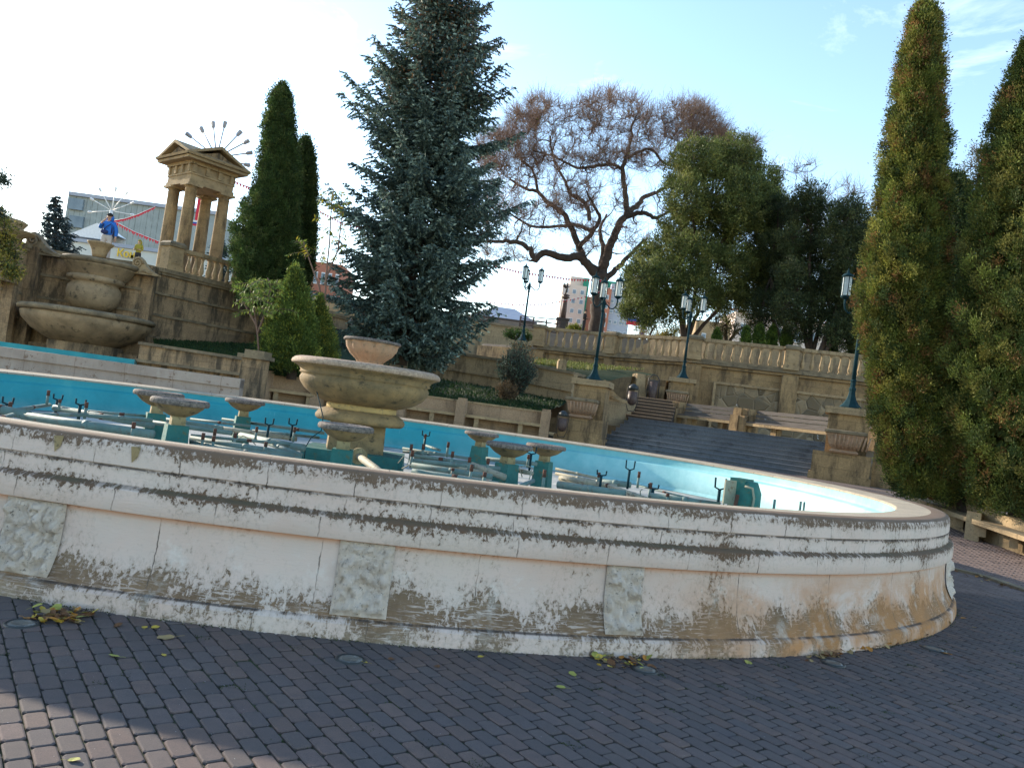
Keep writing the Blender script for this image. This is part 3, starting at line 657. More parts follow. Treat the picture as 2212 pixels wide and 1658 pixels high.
pipes('green and sunlit-toned pipes at the sunny right end of the pool', [
    ('p', [(1290, 1040, 10.4), (1400, 1079, 8.8)], .028, PL), ('p', [(1296, 1040, 11.2), (1362, 1047, 11)], .045, P), ('p', [(1205, 1046, 9.4), (1350, 1067, 9)], .045, P), ('p', [(1404, 1071, 9), (1556, 1092, 8.8)], .042, P), ('p', [(1200, 1022, 11), (1300, 1042, 10.6)], .022, PL), ('p', [(1200, 1012, 11.4), (1298, 1034, 11.2)], .02, PL), ('p', [(1376, 1048, 10.8), (1500, 1078, 10)], .012, P), ('p', [(1210, 1032, 10.6), (1330, 1052, 10)], .04, PL), ('p', [(1350, 1068, 9.4), (1400, 1080, 9)], .03, PL),
    ('n', (1292, 1040, 10.2), .12), ('n', (1378, 1044, 10.6), .16), ('n', (1403, 1068, 9.2), .14), ('n', (1441, 1080, 8.9), .08), ('u', (1358, 1032, 10.8), .24), ('u', (1552, 1078, 8.9), .24), ('u', (1298, 1036, 10), .12), ('u', (1410, 1064, 9.2), .1), ('w', [(1384, 1072, 9), (1383, 1060, 9), (1388, 1056, 9)]), ('w', [(1562, 1090, 8.8), (1568, 1080, 8.8), (1574, 1076, 8.8)])], tuple(pz(1400, 1060, 9.5)))
pb = W(1592, 1094, 8.7); px_ = thing('pump_box', 'teal concrete pump housing with a square hatch coloured as sunlit at the sunny end of the pool', 'pump housing', tuple(pb))
mb = MB(); mb.box((pb.x+.05, pb.y+.1, pb.z+.10), (.17, .26, .42), radians(-38)); mb.lathe((pb.x+.11, pb.y+.05, pb.z-.11), [(.13, 0), (.15, .1), (.15, .28), (.10, .40)], 18); bx_ = mb.build('housing', 'teal', px_)
mb = MB(); mb.box((pb.x-.075, pb.y-.01, pb.z+.15), (.02, .24, .26), radians(-62)); mb.build('hatch', 'pipe_lt', px_)  # panel face in the paler material, sunlight put into its colour
mb = MB(); mb.tube([pb+Vector((.02,-.12,.24)), pb+Vector((.1,-.14,.23)), pb+Vector((.13,-.14,.12)), pb+Vector((.12,-.14,-.05))], .014, 6); mb.build('hose', 'pipe_lt', px_)
mb = MB(); mb.tube([pb+Vector((-.11,-.1,-.08)), pb+Vector((-.06,-.12,-.02)), pb+Vector((-.045,-.12,.14))], .02, 8); mb.build('elbow_pipe', 'rust', px_)
for px, py, lab in ((1671, 1092, 'single short steel pin left of a pin pair in the pool end coloured as sunlit'), (1727, 1096, 'pair of short steel pins at the pool end coloured as sunlit')):
    b = W(px, py+10, 8.6); mb = MB(); mb.tube([b-Vector((0,0,.1)), b+Vector((0,0,.12))], .014, 6)
    if px > 1700: mb.tube([b+Vector((.04,0,-.1)), b+Vector((.04,0,.12))], .012, 6)
    tag(mb.build('steel_pin', 'pipe', None, org=tuple(b)), lab, 'metal pin')

# ================================================================== TERRACES, WALLS, STAIRS
T = 5.2
HZ = lambda x, D: None
def P2(px, D, py=829): p = W(px, py, D); return (p.x, p.y)
def molded_wall(t, path, z0, z1, th, m='stone', cap='stone_cap', capo=.10, caph=.14, bands=(), basem=True):
    mb = MB(); mb.strip(path, z0, z1, -th, 0); wl_ = mb.build('wall', m, t)
    zz = z1 if isinstance(z1, (list, tuple)) else [z1]*len(path)
    mb = MB(); mb.strip(path, [z for z in zz], [z+caph for z in zz], -th-capo*.5, capo); mb.build('cornice', cap, t)
    mb = MB(); n = 0
    for off, h, o in bands: mb.strip(path, [z-off-h for z in zz], [z-off for z in zz], -.01, o); n += 1
    if n: mb.build('moulding', m if m != 'stone_dk' else 'stone_cap', t)
    return wl_
def curve(pts, n=6):
    """Catmull-Rom through xy points"""
    P = [Vector(p) for p in pts]; P = [P[0]*2-P[1]]+P+[P[-1]*2-P[-2]]; out = []
    for i in range(1, len(P)-2):
        for k in range(n):
            t = k/n; a, b, c, d = P[i-1], P[i], P[i+1], P[i+2]
            out.append(.5*((2*b)+(c-a)*t+(2*a-5*b+4*c-d)*t*t+(3*b-a-3*c+d)*t**3))
    out.append(P[-2]); return [tuple(q) for q in out]
# --- baluster prototype mesh
def baluster_mesh(h):
    mb = MB(); k = h
    mb.box((0, 0, .03*k), (.17*k/.8, .17*k/.8, .06*k)); mb.lathe((0, 0, 0), [(.06*k/.8, .06*k), (.05*k/.8, .10*k), (.085*k/.8, .2*k), (.09*k/.8, .32*k), (.06*k/.8, .55*k), (.042*k/.8, .75*k), (.04*k/.8, .82*k), (.06*k/.8, .86*k), (.045*k/.8, .9*k), (.07*k/.8, .94*k)], 12)
    mb.box((0, 0, .97*k), (.16*k/.8, .16*k/.8, .06*k)); o = mb.build('baluster', 'stone_plain', None); me = o.data; bpy.data.objects.remove(o); return me
BAL = baluster_mesh(.86)
def balustrade(t, posts, z, spacing=.42, rail=.16, postw=.62, h=1.12, post_first=True, post_last=True):
    org = ORG[t]
    for k, (a, b) in enumerate(zip(posts[:-1], posts[1:])):
        A, B = Vector(a), Vector(b); L = (B-A).length; d = (B-A)/L; s0 = postw/2 if (k or post_first) else 0; s1 = postw/2 if (k < len(posts)-2 or post_last) else 0
        mb = MB(); mb.strip([tuple(A+d*s0), tuple(B-d*s1)], z+h-rail-.02, z+h-.02, -.13, .13); mb.build('rail', 'stone_lt', t)
        mb = MB(); mb.strip([tuple(A+d*s0), tuple(B-d*s1)], z, z+.08, -.15, .15); mb.build('plinth', 'stone_cap', t)
        n = max(2, int(round((L-s0-s1)/spacing))); rz = atan2(d.y, d.x)
        for i in range(n):
            q = A+d*(s0+(L-s0-s1)*(i+.5)/n); o = bpy.data.objects.new('baluster', BAL); C.objects.link(o); o.parent = t
            o.location = (q.x-org.x, q.y-org.y, z+.08-org.z); o.rotation_euler = (0, 0, rz); o.scale = (1, 1, (h-rail-.10)/.86)
    for k, a in enumerate(posts):
        if (k == 0 and not post_first) or (k == len(posts)-1 and not post_last): continue
        b = posts[k+1] if k < len(posts)-1 else posts[k-1]; rz = atan2(b[1]-a[1], b[0]-a[0])
        mb = MB(); mb.box((a[0], a[1], z+.11), (postw+.1, postw*.9+.1, .22), rz); mb.box((a[0], a[1], z+.6), (postw, postw*.9, .80), rz); mb.box((a[0]+sin(rz)*postw*.46, a[1]-cos(rz)*postw*.46, z+.6), (postw*.6, .03, .55), rz); po = mb.build('post', 'stone_plain', t)
        mb = MB(); mb.box((a[0], a[1], z+1.0+.04), (postw+.14, postw*.9+.14, .12), rz); mb.box((a[0], a[1], z+1.14), (postw+.16, postw*.9+.16, .10), rz, .75); mb.build('post_cap', 'stone_cap', po)
# --- terrace on the right with its balustrade
pR = [P2(1162, 43, 755), P2(1320, 41.8, 768), P2(1498, 38.6, 781), P2(1706, 37.4, 804), P2(1900, 36.5, 830), P2(2090, 35.5, 850), P2(2290, 34.5, 870)]
rt = thing('terrace_wall', 'long tan stone retaining wall under the right balustrade with a rubble panel', 'wall', (pR[3][0], pR[3][1], 0))
molded_wall(rt, pR, .6, T-.16, .8, 'stone', 'stone_cap', .22, .16, ((.02, .12, .12),))
mb = MB()
for a in pR[:6]:
    mb.box((a[0], a[1]-.12, T-.16-1.15), (.75, .28, 2.1), -.1)
mb.build('pilaster', 'stone', rt)
mb = MB(); q0, q1 = Vector(P2(1545, 38.2, 850)), Vector(P2(2100, 35.6, 850)); mb.strip([tuple(q0), tuple(q1)], 1.2, T-1.05, .0, .07); mb.build('rubble_panel', 'rubble', rt)
mb = MB(); mb.strip([tuple(q0+Vector((-.12,0))), tuple(q1)], T-1.05, T-.93, 0, .14); mb.box((q0.x-.1, q0.y-.05, (T-1.0+1.2)/2), (.12, .2, T-2.2)); mb.build('panel_frame', 'stone_plain', rt)
mb = MB(); mb.strip([P2(1030, 46, 760), pR[0]], .6, T-.16, -.8, 0); mb.build('side_wall', 'stone', rt)
rb = thing('balustrade', 'long stone balustrade with square posts along the right terrace edge', 'balustrade', (pR[3][0], pR[3][1], T))
balustrade(rb, pR, T)
# --- terrace floors
def slab(name, poly, z, m, th=.3):
    mb = MB(); n = len(poly); mb.add([(p[0], p[1], z) for p in poly]+[(p[0], p[1], z-th) for p in poly], [tuple(range(n)), tuple(reversed(range(n, 2*n)))]+[(i, n+i, n+(i+1) % n, (i+1) % n) for i in range(n)])
    return tag(mb.build(name, m), kind='structure')
slab('terrace', [pR[0], pR[1], pR[2], pR[3], pR[4], pR[5], pR[6], (60, 40), (60, 58), (-2, 58), (P2(1030, 46)[0], 46)], T-.02, 'terrace')
# back parapet of the right terrace: a solid low wall behind the balusters
bpw = thing('parapet_wall', 'solid pale block wall behind the right balustrade carrying young thujas', 'wall', (12, 44, T))
pb_ = [P2(1404, 43.8, 745), P2(1530, 41.4, 760), P2(1706, 40.2, 780), P2(1900, 39, 800), P2(2300, 37.2, 850)]
molded_wall(bpw, pb_, T-.02, [T+1.42, T+1.38, T+1.32, T+1.3, T+1.3], .5, 'stone_lt', 'stone_cap', .06, .1)
ramp = thing('ramp_wall', 'sunlit sloping cheek wall seen through the balusters', 'wall', (6, 46, T))
a, b = P2(1345, 44.6, 770), P2(1402, 44.2, 750); mb = MB(); mb.strip([a, b, P2(1420, 44.1, 750)], T-.02, [T+.3, T+1.2, T+1.25], -.4, 0); mb.build('wall', 'stone_lt', ramp)
# upper plaza where the big bare tree and the man stand
UZ = 8.0
slab('upper_plaza', [(-60, 58), (90, 58), (120, 300), (-120, 300)], UZ, 'terrace', 3.2)
uw = thing('upper_wall', 'plain beige wall topped by a rail behind the left lamp', 'wall', (-4, 50, T))
ua = [P2(700, 52, 690), P2(1010, 50, 690), P2(1165, 49, 712)]
mb = MB(); mb.strip(ua, T-3, [W(700, 650, 52).z, W(1010, 693, 50).z, W(1165, 716, 49).z], -.8, 0); mb.build('wall', 'stone_lt', uw)
mb = MB(); mb.strip(ua, [W(700, 650, 52).z, W(1010, 693, 50).z, W(1165, 716, 49).z], [W(700, 650, 52).z+.12, W(1010, 693, 50).z+.12, W(1165, 716, 49).z+.12], -.9, .08); mb.build('coping', 'stone_cap', uw)

# --- left retaining wall with the cascade
pLraw = [(-140, 27.6), (0, 27.8), (70, 29.3), (140, 29.8), (290, 29.8), (330, 30.4), (420, 32), (500, 33.5), (600, 36), (760, 40)]
pL = [P2(x, d, 640) for x, d in pLraw]
lw = thing('cascade_wall', 'tall stained retaining wall behind the tiered cascade on the left', 'wall', (pL[3][0], pL[3][1], 0))
molded_wall(lw, pL, .6, T-.14, .9, 'stone_dk', 'stone_cap', .16, .15, ((.0, .1, .1), (.78, .1, .08), (1.62, .1, .06), (2.5, .08, .05)))
mb = MB()
for px, d in ((20, 28.1), (62, 29), (318, 30.2)):
    q = P2(px, d, 640); mb.box((q[0], q[1]-.12, T/2+.3), (.55, .3, T-.7), 0)
mb.build('pier', 'stone_dk', lw)
slab('left_terrace', [(q[0], q[1]+.1) for q in pL]+[(-12, 70), (-60, 70)], T-.02, 'terrace')
lb = thing('balustrade', 'short stone balustrade beside the pavilion on the left terrace', 'balustrade', (pL[6][0], pL[6][1], T))
balustrade(lb, [P2(366, 31.3, 590), P2(520, 34.2, 625)], T, .33, postw=.62, h=1.05)
# volutes (carved scrolls) either side of the cascade
def volute(px, py, D, flip, wpx, hpx, label, m='stone_plain', z=None):
    b = W(px, py, D); s_ = D/FOC; Lh = wpx*s_; H = hpx*s_; t = thing('scroll_volute', label, 'stone scroll', tuple(b))
    mb = MB(); pts = [(0, 0), (Lh, 0), (Lh, H*.12), (Lh*.8, H*.2), (Lh*.6, H*.38), (Lh*.45, H*.6), (Lh*.33, H*.85), (Lh*.2, H), (Lh*.07, H*.92), (0, H*.6)]
    pts = [((x if not flip else -x), z) for x, z in pts]; n = len(pts); th = .3
    vs = [(b.x+x, b.y, b.z+z) for x, z in pts]+[(b.x+x, b.y+th, b.z+z) for x, z in pts]
    mb.add(vs, [tuple(range(n)), tuple(reversed(range(n, 2*n)))]+[(i, n+i, n+(i+1) % n, (i+1) % n) for i in range(n)]); o = mb.build('scroll', m, t)
    mb = MB(); c = Vector((b.x+(Lh*.2 if not flip else -Lh*.2), b.y-.02, b.z+H*.6)); sp = []
    for i in range(30):
        a = i/29*4*PI; r = H*.32*(1-i/34); sp.append(c+Vector((cos(a)*r, -.01, sin(a)*r)))
    mb.tube(sp, H*.05, 6); mb.build('spiral', m, o)
    mb = MB()
    for k in (.25, .5, .75): 
        mb.tube([Vector((b.x+(x if not flip else -x)*1.0, b.y-.02, b.z+z)) for x, z in ((Lh*(.38+.1*k), H*(.15+.1*k)), (Lh*(.45+.12*k), H*(.12+.25*k)*(1-k*.3)), (Lh*(.7+.1*k), H*(.08)))], H*.035, 5)
    mb.build('leaf_carving', m, o)
    return t
volute(283, 589, 29.4, True, -58, 38, 'carved stone scroll right of the upper cascade bowl', 'stone_plain')
volute(52, 545, 28.8, False, 78, 48, 'long carved stone scroll left of the upper cascade bowl', 'stone_cap')
volute(1289, 862, 30.6, False, 66, 44, 'carved rosette scroll beside the pedestal of the middle lamp', 'stone_plain')
# urn on a pier at the left edge of the picture
b = W(8, 505, 27.5); ur = thing('stone_pier_urn', 'flat stone cap of a pier at the left edge of the terrace', 'stone pier', tuple(b))
mb = MB(); mb.lathe(tuple(b+Vector((0,0,-.35))), [(.5, 0), (.6, .3), (.95, .45), (.98, .52), (.55, .58), (.62, .7), (.7, .82), (.55, .9), (.1, .95)], 28); mb.build('cap', 'stone_plain', ur)
mb = MB(); mb.box((b.x, b.y, b.z-.9), (1.0, 1.0, 1.5)); mb.build('shaft', 'stone_dk', ur)
# cascade bowls
b = W(172, 742, 28.6); cs = thing('cascade_bowls', 'weathered tiered cascade of two wall bowls on a barrel column with an urn on top', 'cascade', (b.x, b.y, .6))
def sc(px): return px*28.0/FOC
zlow = W(170, 668, 28).z; c1 = W(172, 700, 28.4)
mb = MB(); R = sc(138); mb.lathe((c1.x, c1.y+.5, zlow-sc(78)), [(R*.35, 0), (R*.5, .1), (R*.78, .45), (R*.93, .8), (R*.96, 1.0), (R*.93, sc(66))], 40); mb.build('lower_bowl', 'bowl_dk', cs)
mb = MB(); mb.lathe((c1.x, c1.y+.5, zlow-sc(13)), [(R*.95, 0), (R, .03), (R*1.01, .12), (R*.97, .2), (R*.9, .22), (R*.5, .16)], 40, cap=False); mb.build('lower_rim', 'stone_cap', cs)
mb = MB(); mb.lathe((c1.x, c1.y+.6, 0.6), [(R*.55, 0), (R*.55, zlow-sc(72)-.6)], 24); mb.box((c1.x-.2, c1.y+.9, 1.1), (R*1.9, .7, 1.2)); mb.build('foot', 'stone_dk', cs)
c2 = W(192, 640, 28.8); R2 = sc(56); z2 = W(192, 668, 28.8).z
mb = MB(); mb.lathe((c2.x, c2.y+.3, z2), [(R2*.66, 0), (R2*.93, .25), (R2*1.0, .55), (R2*.98, .8), (R2*.85, .95), (R2*.9, 1.0), (R2*1.05, 1.05), (R2*1.05, 1.2), (R2*.8, 1.28)], 28); mb.build('barrel', 'bowl_dk', cs)
c3 = W(203, 590, 28.8); R3 = sc(80); z3 = W(203, 603, 28.8).z; z4 = W(203, 563, 28.8).z
mb = MB(); mb.lathe((c3.x, c3.y+.4, z3-.15), [(R3*.55, 0), (R3*.62, .12), (R3*.78, .35), (R3*.90, .62), (R3*.93, z4-z3)], 36); mb.build('upper_bowl', 'bowl_dk', cs)
mb = MB(); mb.lathe((c3.x, c3.y+.4, z4-.15), [(R3*.92, 0), (R3*1.0, .05), (R3*1.03, .13), (R3*.98, .2), (R3*.8, .22), (R3*.3, .18)], 36, cap=False); mb.build('upper_rim', 'stone_cap', cs)
c5 = W(202, 546, 28.8)
mb = MB(); mb.lathe((c5.x, c5.y+.4, c5.z-.1), [(.22, 0), (.25, .12), (.28, .25), (.36, .42), (.45, .50), (.46, .55), (.38, .57), (.2, .5)], 24); mb.build('urn', 'stone_plain', cs)
# cream wall of the upper basin + its blue inside
cw = thing('upper_basin_wall', 'low cream limewashed wall of the upper cascade basin behind the pool', 'wall', tuple(W(260, 800, 22)))
pc = [P2(-250, 20.8, 780), P2(0, 21.5, 780), P2(260, 22, 800), P2(519, 22.4, 830)]
def cream_m():
    m = mat('cream_limewash', (.60,.52,.45), .9); t = NT(m); v = t.coord('UV')
    n = t.noise(v, 1.2, 6, .6); c = t.ramp(n, [(.35, (.27,.215,.175)), (.65, (.36,.295,.245))])
    f = t.noise(v, 5, 9, .75); c = t.mix(t.ramp(f, [(.57, 0.), (.60, .9)]), c, (.18,.12,.085))
    s = t.noise(t.coord('UV', (3, .5, 1)), 2, 7, .7); c = t.mix(t.ramp(s, [(.5, 0.), (.7, .7)]), c, (.38,.33,.27))
    b = t.brick(v, 1.3, 5, .012, c1=(0,0,0), c2=(0,0,0), cm=(1,1,1)); c = t.mix(t.math('MULTIPLY', b['Fac'], .6), c, (.2,.14,.1))
    t.color(c); t.normal(t.bump(f, .3, .01)); return m
M['cream'] = cream_m()
mb = MB(); mb.strip(pc, .4, 1.38, -.5, 0); mb.build('wall', 'cream', cw)
mb = MB(); mb.strip(pc, 1.16, 1.40, -.5, .07); mb.strip(pc, 1.40, 1.43, -.5, .03); mb.build('lip', 'cream', cw)
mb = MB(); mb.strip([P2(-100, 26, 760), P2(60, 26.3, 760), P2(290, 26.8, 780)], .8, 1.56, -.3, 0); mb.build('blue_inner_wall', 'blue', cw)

# --- central pool-side bench walls
def bench_wall(label, pts, z, hb, posts, seat=True, m='stone_bench'):
    t = thing('stone_bench', label, 'stone bench', (pts[0][0], pts[0][1], z), 0)
    mb = MB(); mb.strip(pts, z-.5, z+hb-.06, -.25, 0); mb.build('backrest', m, t)
    mb = MB(); mb.strip(pts, z+hb-.06, z+hb, -.28, .04); mb.build('coping', 'stone_plain', t)
    if seat:
        mb = MB(); mb.strip(pts, z+.40, z+.50, .02, .48); mb.build('seat', 'stone_plain', t)
        P = [Vector(p) for p in pts]
        L = (P[-1]-P[0]).length; n = max(1, int(L/1.6)); mb = MB()
        for i in range(n+1):
            q = P[0].lerp(P[-1], (i+.5)/(n+1)); d = (P[-1]-P[0]).normalized(); q = q+Vector((d.y, -d.x))*.22; mb = MB(); mb.box((q.x, q.y, z+.18), (.16, .36, .44), atan2(d.y, d.x)); mb.build('seat_bracket', 'stone_plain', t)
    for (px, D, py) in posts:
        q = P2(px, D, py); mb = MB(); mb.box((q[0], q[1]-.22, z+hb*.5-.1), (.34, .55, hb+.2), -.08); mb.box((q[0], q[1]-.10, z+hb+.02), (.3, .3, .12), -.08); mb.build('post', 'stone_bench', t)
    return t
gA = .72
bench_wall('long stone bench wall right of the central bowl, below the grass slope', [P2(690, 27.6, 850), P2(868, 28, 850), P2(1172, 28.6, 890)], gA, .97, [(868, 27.8, 880), (998, 28.1, 880), (1178, 28.6, 905)])
bench_wall('stone bench wall left of the central bowl, in front of the little thujas', [P2(560, 26.6, 830), P2(700, 27.4, 850)], gA, 1.0, [(575, 26.5, 840), (690, 27.3, 850)])
# stepped kerb pier left of that bench
b = W(545, 832, 24.6); sp = thing('stepped_pier', 'stepped stone pier at the end of the cream wall', 'stone pier', (b.x, b.y, .7))
mb = MB(); mb.box((b.x, b.y, 1.3), (.62, .8, 1.6)); mb.build('shaft', 'stone_dk', sp)
mb = MB(); mb.box((b.x, b.y, 2.14), (.85, 1.0, .12)); mb.box((b.x+.05, b.y, 2.27), (.6, .8, .14)); mb.build('cap', 'stone_cap', sp)
lo = thing('low_retaining_wall', 'low stepped stone wall holding the shaded lawn left of the thujas', 'wall', tuple(W(430, 780, 26)))
pp_ = [P2(300, 27.2, 760), P2(540, 25.4, 790)]
mb = MB(); mb.strip(pp_, .7, [2.1, 2.0], -.4, 0); mb.build('wall', 'stone_dk', lo)
mb = MB(); mb.strip(pp_, [2.1, 2.0], [2.2, 2.1], -.45, .1); mb.strip(pp_, 1.5, 1.6, 0, .25); mb.build('ledge', 'stone_cap', lo)
# --- lawns (sloping)
def patch(name, quad, m='turf', n=10, bumpz=.05, kind='structure'):
    A, B, Cc, D_ = [Vector(q) for q in quad]; mb = MB(); vs = []
    for j in range(n+1):
        for i in range(n+1):
            u, v = i/n, j/n; p = (A*(1-u)+B*u)*(1-v)+(D_*(1-u)+Cc*u)*v; vs.append((p.x, p.y, p.z+random.uniform(-1, 1)*bumpz*(0 if j in (0,) else 1)))
    mb.add(vs, [(j*(n+1)+i, j*(n+1)+i+1, (j+1)*(n+1)+i+1, (j+1)*(n+1)+i) for j in range(n) for i in range(n)], None, True)
    return tag(mb.build(name, m), kind=kind), (A, B, Cc, D_)
def Q(px, py, D): p = W(px, py, D); return (p.x, p.y, p.z)
lawns = []
q = ((P2(690, 27.7)[0], 27.8, 1.62), (P2(1185, 28.8)[0], 28.85, 1.62), Q(1225, 868, 33.5), Q(800, 790, 36)); patch('lawn', q); lawns.append(q)
q = ((P2(545, 26)[0], 26.0, 1.7), (P2(700, 27.7)[0], 27.8, 1.62), Q(800, 790, 36), Q(560, 745, 33)); patch('lawn', q); lawns.append(q)
q = (Q(340, 765, 27), Q(545, 775, 25.8), Q(560, 745, 33), Q(330, 735, 29.8)); patch('lawn', q); lawns.append(q)
q = (Q(560, 745, 33), Q(800, 790, 36), Q(1000, 760, 48), Q(560, 640, 40)); patch('lawn', q); lawns.append(q)
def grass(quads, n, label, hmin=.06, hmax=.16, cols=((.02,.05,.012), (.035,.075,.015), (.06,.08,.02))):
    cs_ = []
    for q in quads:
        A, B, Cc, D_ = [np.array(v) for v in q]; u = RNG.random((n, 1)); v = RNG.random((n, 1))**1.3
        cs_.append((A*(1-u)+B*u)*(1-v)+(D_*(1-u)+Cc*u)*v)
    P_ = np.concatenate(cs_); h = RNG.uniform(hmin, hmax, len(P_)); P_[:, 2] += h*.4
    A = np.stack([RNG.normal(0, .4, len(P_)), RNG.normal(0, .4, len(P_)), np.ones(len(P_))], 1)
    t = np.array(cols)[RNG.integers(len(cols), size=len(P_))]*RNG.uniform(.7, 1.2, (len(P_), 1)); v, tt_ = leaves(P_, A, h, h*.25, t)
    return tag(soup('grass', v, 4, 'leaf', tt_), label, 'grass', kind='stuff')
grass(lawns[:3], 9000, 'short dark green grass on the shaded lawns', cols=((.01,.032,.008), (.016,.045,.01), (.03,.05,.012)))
# --- wall B: stepped wall that climbs to the left lamp
wb = thing('slope_wall', 'pale stone wall with sloping coping behind the lawn and the blue juniper', 'wall', tuple(W(1080, 850, 34)))
pB = [P2(780, 38, 770), P2(930, 36.4, 800), P2(1100, 34.6, 840), P2(1232, 33.4, 870)]
zB = [W(780, 700, 38).z, W(930, 758, 36.4).z, W(1100, 783, 34.6).z, W(1232, 808, 33.4).z]
mb = MB(); mb.strip(pB, 1.5, zB, -.5, 0); mb.build('wall', 'stone_lt', wb)
mb = MB(); mb.strip(pB, zB, [z+.12 for z in zB], -1.6, .08); mb.build('coping', 'stone_cap', wb)
mb = MB(); mb.strip(pB, [z-.75 for z in zB], [z-.62 for z in zB], 0, .1); mb.build('ledge', 'stone_lt', wb)
q = (Q(1140, 790, 35.2), Q(1300, 822, 34.4), Q(1420, 808, 38.8), Q(1160, 778, 40)); patch('lawn', q, 'turf', 6)
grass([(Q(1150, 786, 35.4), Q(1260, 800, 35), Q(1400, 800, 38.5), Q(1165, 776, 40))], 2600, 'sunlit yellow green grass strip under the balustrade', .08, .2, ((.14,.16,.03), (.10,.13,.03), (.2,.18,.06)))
cb_ = thing('concrete_block', 'small pale stone block on the grass strip under the balustrade', 'stone block', Q(1213, 798, 35)); mb = MB(); c = W(1213, 790, 35); mb.box(tuple(c), (.38, .4, .42), .1); mb.box(tuple(c+Vector((0,0,.24))), (.3, .3, .08), .1); mb.build('block', 'stone_lt', cb_)
# --- main stairs
s0 = Vector(P2(1310, 29.6, 940)); s1 = Vector(P2(1768, 25.6, 1000)); d = (s1-s0).normalized(); back = Vector((-d.y, d.x)); 
if back.y < 0: back = -back
NS = 8; rise = (1.93-.70)/NS; tread = .36
st = thing('staircase', 'wide dark stone staircase behind the pool between two lamp pedestals', 'staircase', (s0.x, s0.y, .7))
mb = MB(); e0 = s0-d*.3; e1 = s1+d*.3
for i in range(NS):
    a = e0+back*tread*i; b = e1+back*tread*i; mb.strip([tuple(a), tuple(b)], .4 if i == 0 else .7+rise*i-.02, .7+rise*(i+1)-.035, -(NS-i)*tread-.6, 0); 
mb.build('riser', 'steps', st)
mb = MB()
for i in range(NS):
    a = e0+back*tread*i; b = e1+back*tread*i; mb.strip([tuple(a), tuple(b)], .7+rise*(i+1)-.035, .7+rise*(i+1), -tread-.08, .035)
mb.build('tread', 'steps', st)
top = [tuple(e0+back*tread*(NS-.5)), tuple(e1+back*tread*(NS-.5)), tuple(e1+back*9+d*6), tuple(e0+back*9)]
slab('landing', top, 1.92, 'terrace', .5)
# lamp pedestals
def pedestal(px, D, base_py, label, wd, rz, ztop=3.1, small=False):
    q = P2(px, D, 900); z0 = .6 if not small else small; t = thing('lamp_pedestal', label, 'stone pedestal', (q[0], q[1], z0))
    H = ztop-z0
    mb = MB(); mb.box((q[0], q[1], z0+H*.07), (wd*1.08, wd*1.08, H*.14), rz); mb.box((q[0], q[1], z0+H*.27), (wd, wd, H*.28), rz); mb.build('base', 'stone', t)
    mb = MB(); mb.box((q[0]+.12*wd, q[1]+.15*wd, z0+H*.65), (wd*.72, wd*.72, H*.62), rz); mb.build('shaft', 'stone', t)
    mb = MB(); mb.box((q[0]+.12*wd, q[1]+.15*wd, z0+H*.955), (wd*.86, wd*.86, H*.09), rz); mb.build('cap', 'stone_lt', t)
    # carved planter bowl on the corner facing the pool
    f = Vector((-sin(rz)*-1, -cos(rz))); c = Vector((q[0]-.10*wd+f.x*.0, q[1]-.30*wd))
    mb = MB(); r = wd*.42; mb.lathe((c.x, c.y, z0+H*.41), [(r*.75, 0), (r*.85, .05), (r*.7, .12), (r*.78, .16), (r*.9, H*.10), (r*1.02, H*.2), (r*1.1, H*.24)], 4, rz=rz+PI/4, smooth=False); bw = mb.build('carved_bowl', 'stone_pink', t)
    mb = MB(); mb.lathe((c.x, c.y, z0+H*.65), [(r*1.12, 0), (r*1.2, .02), (r*1.2, .1), (r*1.1, .12)], 4, rz=rz+PI/4, smooth=False); mb.build('bowl_lip', 'stone_cap', bw)
    mb = MB()
    for k in range(9):
        a = (k-4)/4*r*.62; mb.tube([(c.x+a*cos(rz), c.y-r*.66+a*sin(rz), z0+H*.47), (c.x+a*1.15*cos(rz), c.y-r*.80+a*sin(rz), z0+H*.64)], .022*wd/1.2, 5)
    mb.build('fluting', 'stone_pink', bw)
    return (q[0]+.12*wd, q[1]+.15*wd, ztop)
L2 = pedestal(1262, 29.6, 940, 'stepped sandstone pedestal with carved planter under the middle lamp', 1.65, -.25, W(1285, 822, 29.8).z)
L4 = pedestal(1828, 25.4, 1040, 'stepped sandstone pedestal with carved planter at the right end of the stairs', 1.7, -.4, W(1858, 885, 25.4).z)
L3 = pedestal(1458, 36.6, 900, 'smaller weathered pedestal with carved planter beside the upper steps', 1.45, -.2, W(1472, 818, 36.9).z, small=1.9)
L1 = pedestal(1100, 41.2, 800, 'weathered stone pedestal with planter under the far left lamp', 1.15, -.2, W(1118, 736, 41.3).z, small=3.2)
